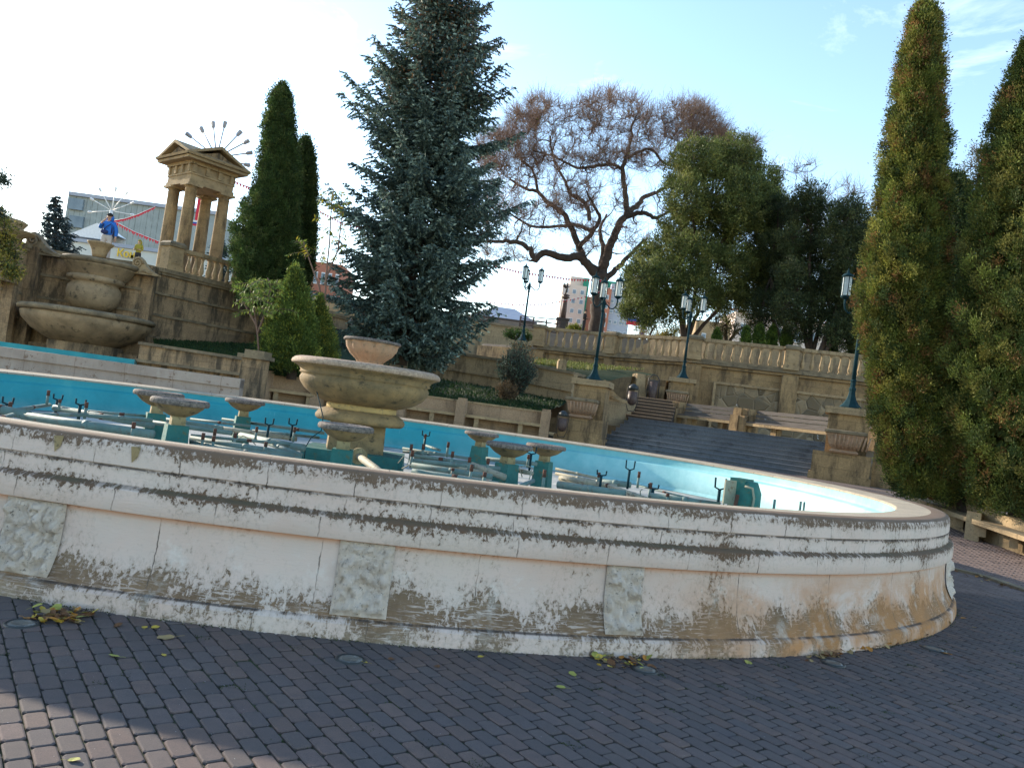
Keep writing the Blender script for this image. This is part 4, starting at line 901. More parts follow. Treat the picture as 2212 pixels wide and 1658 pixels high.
# --- lamps
def lamp(label, loc, rot, m='lamp'):
    t = thing('street_lamp', label, 'street lamp', (0,0,0), 0, 'three-armed park lamps')
    mb = MB(); mb.lathe((0,0,0), [(.30, 0), (.30, .06), (.27, .09), (.22, .14), (.14, .27), (.10, .40), (.085, .52), (.10, .56), (.10, .60), (.07, .64), (.07, .78), (.09, .82), (.065, .86)], 8, smooth=False); mb.build('base', m, t)
    mb = MB(); mb.tube([(0,0,.84), (0,0,1.6), (0,0,2.85)], [.062, .055, .045], 12); mb.lathe((0,0,2.62), [(.045, 0), (.075, .04), (.05, .1), (.085, .2), (.06, .34), (.08, .38), (.04, .5), (.02, .56)], 12); mb.build('pole', m, t)
    for k in range(3):
        a = rot+k*2*PI/3; ux, uy = cos(a), sin(a); mb = MB()
        pts = [(.05, 2.95), (.16, 2.90), (.27, 2.78), (.40, 2.77), (.50, 2.87), (.53, 3.0), (.53, 3.16)]
        mb.tube([(ux*r, uy*r, z) for r, z in pts], [.028, .026, .024, .024, .026, .03, .036], 8); mb.tube([(ux*.12, uy*.12, 3.02), (ux*.2, uy*.2, 3.0), (ux*.22, uy*.22, 2.93)], .014, 6); arm = mb.build('arm', m, t)
        x, y = ux*.53, uy*.53; mb = MB(); mb.lathe((x, y, 3.15), [(.03, 0), (.10, .04), (.14, .07), (.145, .10), (.12, .11)], 12)
        mb.lathe((x, y, 3.15), [(.155, .66), (.165, .69), (.12, .74), (.05, .78), (.03, .80), (.035, .84), (.012, .87), (.012, .92)], 12)
        for j in range(6):
            b = j*PI/3; mb.tube([(x+.138*cos(b), y+.138*sin(b), 3.25), (x+.138*cos(b), y+.138*sin(b), 3.82)], .011, 4)
        lt = mb.build('lantern_frame', m, t)
        mb = MB(); mb.lathe((x, y, 3.25), [(.125, 0), (.125, .56)], 6, smooth=False); mb.build('lantern_glass', 'glass', lt)
    return t
l0 = lamp('tall dark green three-armed lamp on the middle pedestal, in front of the bare tree', None, radians(92)); l0.location = L2
for loc, rot, lab, sc_ in ((L3, 2, 'three-armed green lamp with pale lanterns in front of the big juniper', 1.0), (L1, 22, 'slender far three-armed lamp beside the blue spruce', 1.0), (L4, -32, 'three-armed green lamp half hidden by the right columnar thuja', 1.12)):
    o = copy_tree(l0); o.location = loc; o.rotation_euler = (0, 0, radians(rot)); o['label'] = lab; o.scale = (sc_,)*3

# --- benches of wood beyond the stairs
def plank_bench(label, a, b, z, rows_back=3, rows_seat=3):
    A, B = Vector(a), Vector(b); d = (B-A).normalized(); nn = Vector((d.y, -d.x)); t = thing('wooden_bench', label, 'bench', (a[0], a[1], z), 0, 'long plank benches above the stairs')
    for k in range(rows_back+rows_seat):
        mb = MB()
        if k < rows_seat: o = .52-.17*k; z0 = z+.42+.012*k; mb.strip([a, b], z0, z0+.05, o-.15, o)
        else: o = .02-.05*(k-rows_seat); z0 = z+.50+.17*(k-rows_seat); mb.strip([a, b], z0, z0+.135, o-.05, o)
        mb.build('plank', 'wood', t)
    mb = MB(); mb.strip([a, b], z+.30, z+.41, .0, .56); mb.build('seat_slab', 'stone_plain', t)
    L = (B-A).length; mb = MB()
    for i in range(max(2, int(L/2))):
        q = A.lerp(B, (i+.5)/max(2, int(L/2)))+nn*.2; mb = MB(); mb.box((q.x, q.y, z+.15), (.25, .4, .3), atan2(d.y, d.x)); mb.build('support', 'stone', t)
    for q in (a, b):
        mb = MB(); mb.box((q[0]+nn.x*.1, q[1]+nn.y*.1, z+.48), (.36, .75, 1.0), atan2(d.y, d.x)); mb.box((q[0]+nn.x*.52, q[1]+nn.y*.52, z+.3), (.36, .3, .75), atan2(d.y, d.x)); mb.build('end_post', 'stone', t)
b0 = P2(1470, 34.6, 900); b1 = P2(1602, 32.4, 920); b2 = P2(1905, 27.6, 960)
plank_bench('short shaded plank bench between two stone posts left of the longer one', b0, b1, 1.92)
plank_bench('long weathered plank bench half in sun above the stairs', (b1[0]+.3, b1[1]-.2), b2, 1.92)
# --- upper brown steps between pedestals
us = thing('upper_steps', 'narrow brown stone steps rising left of the weathered pedestal', 'staircase', tuple(W(1410, 880, 34)))
a = Vector(P2(1338, 33.2, 880)); b = Vector(P2(1452, 32.6, 890)); d2 = (b-a).normalized(); bk = Vector((-d2.y, d2.x)); mb = MB()
for i in range(7):
    p, q = a+bk*.36*i, b+bk*.36*i; mb.strip([tuple(p), tuple(q)], 1.9, 1.92+.145*(i+1)-.04, -.40, 0)
mb.build('steps', 'steps_br', us); mb = MB()
for i in range(7):
    p, q = a+bk*.36*i, b+bk*.36*i; mb.strip([tuple(p), tuple(q)], 1.92+.145*(i+1)-.04, 1.92+.145*(i+1), -.40, .04)
mb.build('treads', 'stone_pink', us)
slab('upper_landing', [tuple(a+bk*2.5), tuple(b+bk*2.5), tuple(b+bk*5+d2*1), tuple(a+bk*5)], 1.92+7*.145-.01, 'terrace')
cwall = thing('cheek_wall', 'grey green stone cheek wall with scroll left of the brown steps', 'wall', tuple(W(1330, 880, 32))); pq = [P2(1290, 31.4, 880), P2(1372, 33.6, 880)]
mb = MB(); mb.strip(pq, 1.5, [W(1300, 862, 31.4).z, W(1372, 868, 33.6).z], -.45, 0); mb.build('wall', 'stone_lt', cwall); mb = MB(); mb.strip(pq, [W(1300, 862, 31.4).z, W(1372, 868, 33.6).z], [W(1300, 858, 31.4).z, W(1372, 864, 33.6).z], -.5, .06); mb.build('coping', 'stone_cap', cwall)
ap = thing('armrest_block', 'thick curved stone armrest block on the upper landing', 'stone block', Q(1378, 850, 37)); c = W(1378, 828, 37); mb = MB(); mb.box(tuple(c), (.5, .8, .9), .2, .8); mb.box((c.x, c.y, c.z-.6), (.6, .9, .4), .2); mb.build('block', 'stone_plain', ap)
plank_bench('small dark bench on the upper landing beside the grey bin', P2(1392, 37.6, 840), P2(1432, 37.3, 845), 2.92)
# --- bins
def bin_capsule(label, px, py, D, hpx, closed=True):
    b = W(px, py, D); h = hpx*D/FOC; t = thing('litter_bin', label, 'litter bin', tuple(b)); r = h*.175
    mb = MB(); mb.lathe((b.x, b.y, b.z+h*.22), [(r*.35, 0), (r*.8, h*.06), (r, h*.16), (r, h*.50)], 16); mb.build('bucket', 'bin', t)
    mb = MB(); mb.lathe((b.x, b.y, b.z+h*.78), [(r*1.02, 0), (r*.95, h*.1), (r*.6, h*.18), (r*.1, h*.22)], 16); mb.build('lid', 'lamp_dk', t)
    mb = MB()
    for s_ in (-1, 1): mb.tube([(b.x+s_*r*.6, b.y, b.z), (b.x+s_*r*1.15, b.y, b.z+h*.25), (b.x+s_*r*1.18, b.y, b.z+h*.8), (b.x+s_*r*.8, b.y, b.z+h*.95)], r*.08, 6)
    mb.tube([(b.x-r*.6, b.y, b.z+.01), (b.x+r*.6, b.y, b.z+.01)], r*.09, 6); mb.build('frame', 'black', t)
bin_capsule('round topped dark bin at the foot of the middle pedestal', 1211, 944, 28.3, 58)
bin_capsule('slim dark bin with pointed lid at the top of the wide stairs', 1362, 888, 32.2, 60)
b = W(1408, 862, 36.2); t = thing('litter_bin', 'cylindrical grey tilting bin on the upper landing', 'litter bin', tuple(b)); 
mb = MB(); mb.lathe((b.x, b.y, b.z+.05), [(.17, 0), (.19, .05), (.2, .75)], 16); mb.build('bucket', 'bin', t)
mb = MB(); mb.tube([(b.x-.27, b.y, b.z-.1), (b.x-.25, b.y, b.z+.95), (b.x-.1, b.y, b.z+1.12), (b.x+.12, b.y, b.z+1.1), (b.x+.25, b.y, b.z+.9), (b.x+.27, b.y, b.z-.1)], .025, 6); mb.build('frame', 'black', t)
# --- right hand retaining wall and bench
rw = thing('right_retaining_wall', 'dark shaded block wall behind the columnar thujas on the right', 'wall', tuple(W(2050, 1080, 21)))
pr = [P2(1880, 24.6, 1040), P2(2050, 23.6, 1080), P2(2230, 23, 1110), P2(2700, 21.5, 1200)]
molded_wall(rw, pr, .0, [2.0, 1.9, 1.8, 1.7], .5, 'stone', 'stone_cap', .08, .12)
rbn = thing('stone_bench', 'low stone bench at the right edge beyond the basin', 'stone bench', tuple(W(2120, 1160, 17)))
prb = [P2(2000, 18.6, 1130), P2(2105, 16.6, 1160), P2(2240, 14.8, 1190), P2(2500, 12, 1250)]; zz = [gz(0, p[1]) for p in prb]
mb = MB(); mb.strip(prb, [z-.1 for z in zz], [z+.62 for z in zz], -.25, 0); mb.build('backrest', 'stone_lt', rbn)
mb = MB(); mb.strip(prb, [z+.34 for z in zz], [z+.43 for z in zz], .02, .42); mb.build('seat', 'stone_lt', rbn)
for px, D in ((2098, 16.5), (2300, 13.9)):
    q = P2(px, D, 1160); mb = MB(); mb.box((q[0]-.1, q[1]-.2, gz(0, D)+.25), (.26, .5, .58), -.6); mb.build('post', 'stone_lt', rbn)
mb = MB()
for px, D in ((2070, 17.1), (2120, 16.2), (2190, 15.3), (2250, 14.6)):
    q = P2(px, D, 1160); mb = MB(); mb.box((q[0]-.08, q[1]-.14, gz(0, D)+.22), (.14, .25, .24), -.6); mb.build('seat_bracket', 'stone_lt', rbn)
ka = [Gp(2030, 1224), Gp(2120, 1246), Gp(2212, 1278), Gp(2330, 1330)]
kb = MB(); kb.strip([(p.x, p.y) for p in ka], [gz(0, p.y)-.03 for p in ka], [gz(0, p.y)+.035 for p in ka], -.16, 0); tag(kb.build('kerb', 'stone_cap'), kind='structure')
# ================================================================== PAVILION AND FAR SIDE (left)
pm = W(400, 600, 35.6); al = radians(40); e1 = Vector((-cos(al), sin(al), 0)); e2 = Vector((sin(al), cos(al), 0))
M0 = Vector((W(404, 470, 35.6).x, 35.6, 0)); cc = 1.62; ctr = M0+(e1+e2)*cc/2
pv = thing('pavilion', 'open classical stone pavilion of four columns under crossed pediments', 'pavilion', (ctr.x, ctr.y, T))
zt = W(380, 398, 36).z
for k, q in enumerate((M0, M0+e1*cc, M0+e2*cc, M0+(e1+e2)*cc)):
    mb = MB(); H = zt-T
    mb.lathe((q.x, q.y, T), [(.36, 0), (.36, .08), (.33, .12), (.31, .2)]+[(.305-.055*(j/8)**1.4, .2+(H-.5)*j/8) for j in range(9)]+[(.27, H-.28), (.25, H-.25), (.26, H-.16), (.34, H-.1)], 24)
    co = mb.build('column', 'stone', pv)
    mb = MB(); mb.box((q.x, q.y, zt-.05), (.72, .72, .1), -al); mb.build('abacus', 'stone_plain', co)
def rbox(mb, c, sx, sy, z0, z1): mb.box((c.x, c.y, (z0+z1)/2), (sx, sy, z1-z0), -al)
eh = 1.45
mb = MB(); rbox(mb, ctr, 2.2, 2.2, zt, zt+.16); rbox(mb, ctr, 2.12, 2.12, zt+.16, zt+.42); rbox(mb, ctr, 2.2, 2.2, zt+.42, zt+.5); rbox(mb, ctr, 2.1, 2.1, zt+.5, zt+.86); mb.build('entablature', 'stone_plain', pv)
mb = MB()
for s_ in (-1, 1):
    for k in range(4):
        a = (k-1.5)/1.5*.92
        for ax, bx in ((e1, e2), (e2, e1)):
            c = ctr+ax*a+bx*s_*1.06; mb = MB(); mb.box((c.x, c.y, zt+.68), (.16, .16, .34), -al); mb.build('triglyph', 'stone_plain', pv)
mb = MB()
for s_ in (-1, 1):
    for k in range(16):
        a = (k-7.5)/7.5*1.08
        for ax, bx in ((e1, e2), (e2, e1)):
            c = ctr+ax*a+bx*s_*1.12; mb.box((c.x, c.y, zt+.905), (.07, .07, .09), -al)
mb.build('dentil', 'stone_lt', pv)
mb = MB(); rbox(mb, ctr, 2.3, 2.3, zt+.86, zt+1.02); rbox(mb, ctr, 2.95, 2.95, zt+1.02, zt+1.15); mb.build('cornice', 'stone_plain', pv)
mb = MB(); hz = .62; z0 = zt+1.152
def gable(mb, ax, bx, half, depth, z0, h, th=.0):
    A = ctr-ax*half; B = ctr+ax*half
    vs = []
    for s_ in (-1, 1):
        for p, z in ((A, z0), (B, z0), (ctr, z0+h)): q = p+bx*s_*depth; vs.append((q.x, q.y, z))
    mb.add(vs, [(0, 1, 2), (5, 4, 3), (0, 2, 5, 3), (1, 4, 5, 2), (0, 3, 4, 1)])
gable(mb, e1, e2, 1.3, 1.30, z0, .52); mb.build('tympanum', 'stone_dk', pv)
mb = MB(); gable(mb, e2, e1, 1.3, 1.303, z0, .52); mb.build('tympanum', 'stone_dk', pv)
mb = MB()
for ax, bx in ((e1, e2), (e2, e1)):
    for s_ in (-1, 1):
        A = ctr+ax*s_*1.56; 
        for dd in (-1.5, 1.5):
            pass
        lo0, hi0 = (A.x, A.y), (ctr.x, ctr.y)
        vs = []
        for dd in (-1.5, 1.5):
            for p, z in ((A, z0), (ctr, z0+.66), (ctr, z0+.80), (A+ax*s_*.04, z0+.10)): q = p+bx*dd; vs.append((q.x, q.y, z))
        mb.add(vs, [(0, 1, 2, 3), (7, 6, 5, 4), (3, 2, 6, 7), (0, 4, 5, 1), (0, 3, 7, 4)])
mb.build('roof', 'stone_plain', pv)
# floodlight masts
def mast(label, px, py, D, rpx, n, zb, white=False, spread=(-20, 200)):
    c = W(px, py, D); t = thing('floodlight_mast', label, 'light mast', (c.x, c.y, zb)); m = 'white' if white else 'mast_grey'
    mb = MB(); mb.tube([(c.x, c.y, zb), (c.x, c.y, c.z)], .12, 10); mb.build('pole', m, t); R = rpx*D/FOC
    for k in range(n):
        a = radians(spread[0]+(spread[1]-spread[0])*k/(n-1)); yy = ((k*37) % 7-3)/7*R*.35; e = c+Vector((cos(a)*R, yy, sin(a)*R)); mb = MB(); mb.tube([c, e], .035 if white else .055, 6); ar = mb.build('arm', m, t)
        mb = MB(); d = (e-c).normalized(); 
        mb.lathe((0, 0, 0), [(.10, -.2), (.16, -.1), (.19, .3), (.17, .36)], 4, smooth=False); q = d.to_track_quat('Z', 'Y').to_matrix(); mb.v = [tuple(e+q @ (Vector(v)*(.55 if white else .95))) for v in mb.v]; mb.build('floodlight', m, ar)
mast('floodlight mast with many arms fanned out above the pavilion roof', 468, 340, 62, 70, 9, UZ, False, (-8, 172))
mast('white star-armed light mast behind the man in blue', 241, 455, 60, 48, 7, UZ-3, True, (-5, 190))
# grey hall and the shop building with yellow lettering
M['hall'] = stone('ribbed_grey_concrete', (.30,.34,.34), (.28,.32,.32), (.20,.23,.24), bw=.8, bh=40, amt=.4, mortar=.06, bumpy=.3)
M['hall_lt'] = noisy('pale_render', (.55,.56,.52), (.50,.51,.48), 1, .8, bump=.1); M['roofmetal'] = noisy('green_grey_metal_roof', (.25,.31,.30), (.22,.27,.27), 1, .5, bump=.1)
M['winglass'] = noisy('window_glass', (.10,.14,.18), (.2,.25,.3), .3, .15, bump=0)
M['brick'] = noisy('red_brick', (.38,.16,.10), (.32,.13,.09), 1, .9); M['pinkwall'] = noisy('pinkish_render', (.55,.46,.40), (.5,.42,.37), 1); M['greenroof'] = noisy('green_sheet', (.03,.22,.15), (.03,.2,.13), 1)
M['bluegrey'] = noisy('blue_grey_panels', (.33,.36,.42), (.28,.31,.38), .8); M['greyhouse'] = noisy('dark_grey_render', (.12,.11,.12), (.10,.095,.10), 1); M['yellow'] = noisy('yellow_letters', (.70,.47,.05), (.6,.4,.04), 3, .5, bump=.02)
def block(t, name, m, px0, px1, pyt, D, zb, depth=12, skew=0):
    a = W(px0, pyt, D); b = W(px1, pyt+(px1-px0)*tan(ROLL), D+skew); mb = MB()
    mb.strip([(a.x, a.y), (b.x, b.y)], zb, (a.z+b.z)/2, -depth, 0); o = mb.build(name, m, t); return a, b, (a.z+b.z)/2, o
gh = thing('theatre_hall', 'big windowless ribbed grey concrete hall behind the man in blue', 'building', tuple(W(270, 560, 112)))
block(gh, 'wall', 'hall', 148, 480, 420, 112, 0, 30); block(gh, 'stair_tower', 'pinkwall', 283, 345, 434, 116, 0, 12)
mb = MB(); a = W(150, 420, 111.9); b = W(480, 420+330*tan(ROLL), 111.9); mb.strip([(a.x, a.y), (b.x, b.y)], a.z-.1, a.z+.4, -.5, .3); mb.build('parapet', 'bluegrey', gh)
for py in (440, 478):
    a = W(156, py, 111.8); mb = MB(); mb.box((a.x+.6, a.y, a.z), (2.0, .4, 1.6)); mb.build('window', 'winglass', gh)
sh = thing('shop_building', 'pale low building with yellow lettering and a green grey roof', 'building', tuple(W(300, 560, 78)))
a, b, zt_, _ = block(sh, 'wall', 'hall_lt', 100, 520, 512, 78, 0, 16)
mb = MB(); mb.strip([(a.x, a.y), (b.x, b.y)], zt_-.05, zt_+.3, -16, .25); mb.build('parapet', 'bluegrey', sh)
a2, b2 = W(190, 500, 84), W(520, 545, 84); mb = MB(); zz0 = zt_+.3
vs = [(a2.x, 82, zz0), (b2.x, 82, zz0), (b2.x, 92, zz0+2.0), (a2.x+3, 92, zz0+2.0), (a2.x, 100, zz0)]
mb.add([(a2.x, 81, zz0), (b2.x, 81, zz0), (b2.x, 81, zz0+.4), (a2.x, 81, zz0+.4), (b2.x, 90, zz0+1.6), (a2.x+2, 90, zz0+1.6), (a2.x, 95, zz0)], [(0, 1, 2, 3), (3, 2, 4, 5), (0, 3, 5), (0, 5, 6)]); mb.build('roof', 'roofmetal', sh)
g = W(208, 492, 80); mb = MB(); mb.add([(g.x-2.8, 80, g.z-1.1), (g.x+1.2, 80, g.z-1.1), (g.x+1.2, 80, g.z-.2), (g.x, 80, g.z+.5)]+[(g.x-2.8, 84, g.z-1.1), (g.x+1.2, 84, g.z-1.1), (g.x+1.2, 84, g.z-.2), (g.x, 84, g.z+.5)], [(0,1,2,3), (7,6,5,4), (0,3,7,4), (3,2,6,7), (0,4,5,1)]); mb.build('gable', 'white', sh)
mb = MB(); mb.strip([(a.x, a.y), (b.x, b.y)], zt_-3.6, zt_-2.5, 0, .1); mb.build('brown_band', 'pinkwall', sh)
fc = bpy.data.curves.new('lettering', 'FONT'); fc.body = 'Кон'; fc.extrude = .06; fc.size = 1.0; fc.offset = .02; fo = bpy.data.objects.new('lettering', fc); C.objects.link(fo)
me = bpy.data.meshes.new_from_object(fo); bpy.data.objects.remove(fo); lt = bpy.data.objects.new('lettering', me); C.objects.link(lt); me.materials.append(M['yellow'])
lp = W(253, 553, 77.8); lt.parent = sh; off = ORG[sh]; lt.location = lp-off+Vector((0, -.15, 0)); lt.rotation_euler = (PI/2, 0, 0)
# far right town
def windows(t, a, b, z0, z1, nx, nz, wfrac=.5, hfrac=.5, m='winglass'):
    A, B = Vector((a.x, a.y)), Vector((b.x, b.y)); d = (B-A).normalized(); nn = Vector((d.y, -d.x)); L = (B-A).length
    for i in range(nx):
        for j in range(nz):
            q = A+d*L*(i+.5)/nx+nn*.05; mb = MB(); cz = z0+(z1-z0)*(j+.5)/nz; mb.box((q.x, q.y, cz), (L/nx*wfrac, .12, (z1-z0)/nz*hfrac), atan2(d.y, d.x)); wn_ = mb.build('window', 'white', t)
            mb = MB(); q2 = q+nn*.08; mb.box((q2.x, q2.y, cz), (L/nx*wfrac*.82, .06, (z1-z0)/nz*hfrac*.82), atan2(d.y, d.x)); mb.build('pane', m, wn_)
ab = thing('apartment_block', 'tall pinkish white apartment block left of the bare tree trunk', 'building', tuple(W(1250, 720, 210)))
a, b, z1, _ = block(ab, 'wall', 'pinkwall', 1217, 1268, 612, 210, 5, 16); windows(ab, a, b, z1-16, z1-.5, 3, 6)
a, b, z1, _ = block(ab, 'brick_wing', 'brick', 1268, 1292, 640, 212, 5, 14)
block(ab, 'roof_storey', 'pinkwall', 1234, 1266, 596, 212, 5, 12); block(ab, 'roof_sheet', 'greenroof', 1262, 1274, 600, 211, 5, 10)
ab2 = thing('apartment_block', 'blue grey and brick apartment tower right of the bare tree trunk', 'building', tuple(W(1335, 720, 190)))
a, b, z1, _ = block(ab2, 'wall', 'bluegrey', 1322, 1368, 612, 190, 5, 14); windows(ab2, a, b, z1-13, z1-.5, 4, 5, .6, .35)
a, b, z1, _ = block(ab2, 'brick_bay', 'brick', 1304, 1322, 622, 189, 5, 12); windows(ab2, a, b, z1-12, z1-1, 1, 5, .5, .5)
block(ab2, 'green_roof', 'greenroof', 1308, 1340, 606, 193, 5, 8)
hs = thing('dark_house', 'low dark grey house with hipped roof and white arched windows', 'building', tuple(W(1095, 700, 100)))
a, b, z1, _ = block(hs, 'wall', 'greyhouse', 1030, 1152, 680, 100, 5, 8); windows(hs, a, b, z1-3.0, z1-.4, 5, 1, .3, .6)
mb = MB(); mb.add([(a.x-.5, 99.5, z1), (b.x+.5, 99.5, z1), (b.x+.5, 108.5, z1), (a.x-.5, 108.5, z1), (a.x+2.2, 104, z1+1.9), (b.x-2.6, 104, z1+1.9)], [(0,1,5,4), (1,2,5), (2,3,4,5), (3,0,4), (3,2,1,0)]); mb.build('roof', 'bluegrey', hs)
tn = thing('tan_building', 'plain tan building half hidden behind the big juniper', 'building', tuple(W(1530, 730, 90)))
a, b, z1, _ = block(tn, 'wall', 'stone_lt', 1505, 1580, 690, 90, 5, 8); windows(tn, a, b, z1-3.4, z1-.6, 2, 1, .25, .4)
tn2 = thing('red_roof_house', 'distant house with red tiles seen through the dark junipers', 'building', tuple(W(1640, 700, 100)))
a, b, z1, _ = block(tn2, 'wall', 'pinkwall', 1590, 1900, 672, 105, 5, 8); windows(tn2, a, b, z1-4, z1-.6, 8, 1, .35, .5)
mb = MB(); mb.add([(a.x-.6, a.y-.6, z1), (b.x+.6, b.y-.6, z1), (b.x, b.y+8, z1+1.6), (a.x, a.y+8, z1+1.6)], [(0,1,2,3)]); mb.build('roof', 'brick', tn2)
ph = thing('pink_house', 'pink and white houses glimpsed between the left thuja and the blue spruce', 'building', tuple(W(700, 600, 95)))
a, b, z1, _ = block(ph, 'wall', 'brick', 664, 740, 562, 95, 0, 8); windows(ph, a, b, z1-6, z1-.6, 5, 2, .5, .55)
# monument column with a figure
b = W(1213, 708, 66); mc = thing('monument_column', 'dark monument column topped by a small winged figure', 'monument', tuple(b)); k = 66/FOC
mb = MB(); mb.box((b.x, b.y, b.z+.2), (.95, .95, .9)); mb.box((b.x, b.y, b.z+.72), (1.1, 1.1, .14)); mb.build('base', 'black', mc)
mb = MB(); mb.lathe((b.x, b.y, b.z+.7), [(.24, 0), (.23, 1), (.2, 40*k), (.2, 46*k)], 12); mb.build('column', 'bin', mc)
mb = MB(); zt2 = b.z+.7+46*k; mb.lathe((b.x, b.y, zt2), [(.2, 0), (.38, .1), (.25, .18), (.36, .3), (.15, .38)], 10); mb.build('capital', 'bin', mc)
mb = MB(); mb.tube([(b.x-.05, b.y, zt2+.35), (b.x, b.y, zt2+.7), (b.x+.02, b.y, zt2+1.0), (b.x+.03, b.y, zt2+1.2)], [.05, .09, .10, .06], 7); mb.tube([(b.x, b.y, zt2+.95), (b.x-.2, b.y, zt2+1.15), (b.x-.25, b.y, zt2+1.4)], [.05, .04, .02], 6); mb.tube([(b.x+.05, b.y, zt2+.95), (b.x+.28, b.y, zt2+1.1)], [.05, .02], 6); mb.lathe((b.x+.03, b.y, zt2+1.2), [(.02, 0), (.07, .06), (.07, .12), (.02, .18)], 8)
mb.add([(b.x, b.y+.05, zt2+.8), (b.x-.35, b.y+.1, zt2+1.0), (b.x-.3, b.y+.1, zt2+1.3), (b.x, b.y+.06, zt2+1.0)], [(0,1,2,3)]); mb.build('figure', 'black', mc)
# lattice rail on the upper wall
def rail(label, px0, py0, px1, py1, D, h):
    a, b = W(px0, py0, D), W(px1, py1, D); t = thing('rail_fence', label, 'fence', tuple(a)); mb = MB()
    for j in range(6):
        z = .05+h*j/5; mb.tube([a+Vector((0,0,z)), b+Vector((0,0,z+(.12 if j % 2 else -.06)))], .035, 4)
    mb.build('rails', 'bin', t); 
    for k in range(4):
        q = a.lerp(b, k/3); mb = MB(); mb.box((q.x, q.y, q.z+h/2), (.12, .12, h+.1)); mb.build('post', 'bin', t)
rail('dark lattice fence between the far lamp and the monument', 1122, 707, 1206, 719, 54, .75)
rail('short dark lattice fence left of the far lamp', 1005, 694, 1062, 702, 54, .6)
# banners and flags
def flag(label, px, py, D, wpx, hpx, cols, horiz=True):
    k = D/FOC; a = W(px, py, D); t = thing('banner', label, 'flag', tuple(a))
    for i, c in enumerate(cols):
        mb = MB()
        if horiz: mb.box((a.x, a.y, a.z+hpx*k*(.5-(i+.5)/3)), (wpx*k, .04, hpx*k/3))
        else: mb.box((a.x+wpx*k*((i+.5)/3-.5), a.y, a.z), (wpx*k/3, .04, hpx*k))
        mb.build('stripe', c, t)
    mb = MB(); mb.tube([(a.x+wpx*k*.6, a.y, a.z-hpx*k*1.6), (a.x+wpx*k*.6, a.y, a.z+hpx*k*.6)], .05, 6); mb.build('pole', 'white', t)
flag('long vertical white blue red banner between two pavilion columns', 434, 455, 45, 20, 66, ('red', 'flagblue', 'flagwhite'), False)
flag('small white blue red sign board low between the pavilion columns', 424, 482, 44, 24, 12, ('flagwhite', 'flagblue', 'red'))
flag('white blue red board on a pole right of the middle lamp', 1368, 690, 70, 28, 24, ('flagwhite', 'flagblue', 'red'))
flag('blue white sign behind the wall on the far right town side', 1390, 700, 80, 14, 60, ('flagwhite', 'flagblue', 'flagwhite'), False)
def bunting(label, pts, D, n, s_, m='red'):
    P = [W(x, y, D) for x, y in pts]; t = thing('bunting', label, 'bunting', tuple(P[0]), 0, 'strings of red pennants'); s_ *= .5; n = int(n*1.3); mb = MB(); mb.tube(P, .015, 4); mb.build('string', 'white', t)
    mb = MB(); L = [0]
    for i in range(1, len(P)): L.append(L[-1]+(P[i]-P[i-1]).length)
    for k in range(n):
        d = L[-1]*(k+.5)/n; i = max(j for j in range(len(P)-1) if L[j] <= d); f = (d-L[i])/(L[i+1]-L[i]); q = P[i].lerp(P[i+1], f); dr = (P[i+1]-P[i]).normalized()*s_*.5; sw = random.uniform(-.2, .3)
        mb.add([q-dr, q+dr, q+Vector((sw*s_, random.uniform(-.3, .3)*s_, -s_*1.2))], [(0, 1, 2)])
    o = mb.build('pennants', m, t); tag(o, kind=None)
bunting('dense red bunting rising from the man in blue to the pavilion', [(236, 478), (270, 472), (300, 462), (335, 446)], 42, 44, .26)
bunting('red bunting sagging from the man in blue down behind the columns', [(246, 477), (290, 500), (340, 520), (400, 545), (470, 562), (540, 570)], 42, 40, .34)
bunting('short red bunting at the upper right of the pavilion roof', [(492, 385), (525, 399), (560, 412)], 42, 9, .34)
bunting('red bunting between the two left thujas and the spruce', [(690, 455), (740, 482), (790, 492)], 48, 14, .32)
bunting('red bunting from the spruce over the far lamp', [(1035, 560), (1075, 575), (1120, 586), (1230, 602), (1300, 604)], 52, 34, .32)
bunting('pale low bunting in front of the apartment block', [(1040, 650), (1110, 657), (1180, 656), (1262, 640), (1380, 600)], 56, 34, .26)
wr = MB(); wr.tube([W(120, 325, 60), W(190, 342, 60), W(270, 352, 60)], .02, 4); tag(wr.build('overhead_wire', 'black', None, org=tuple(W(190, 342, 60))), 'thin overhead wire in the bright sky on the left', 'wire')

# ================================================================== PEOPLE
def skin(nodes, edges, root=0, sub=2):
    me = bpy.data.meshes.new('tmp'); me.from_pydata([n[:3] for n in nodes], edges, []); o = bpy.data.objects.new('tmp', me); C.objects.link(o)
    sm = o.modifiers.new('s', 'SKIN'); sm.use_smooth_shade = True
    for i, n in enumerate(nodes):
        r = n[3]; me.skin_vertices[0].data[i].radius = (r, n[4] if len(n) > 4 else r); me.skin_vertices[0].data[i].use_root = (i == root)
    ss = o.modifiers.new('d', 'SUBSURF'); ss.levels = sub; ss.render_levels = sub
    dg = bpy.context.evaluated_depsgraph_get(); r = bpy.data.meshes.new_from_object(o.evaluated_get(dg)); bpy.data.objects.remove(o); return r
def cloth(name, me, m, parent):
    me.materials.clear(); me.materials.append(M[m]); me.name = name; o = bpy.data.objects.new(name, me); C.objects.link(o); o.parent = parent
    me.polygons.foreach_set('use_smooth', [True]*len(me.polygons)); return o
M['skin'] = noisy('skin', (.45,.27,.19), (.42,.25,.17), 5, .6, bump=.02); M['jacket'] = noisy('bright_blue_jacket', (.015,.14,.52), (.02,.12,.42), 6, .6, bump=.3, bscale=12)
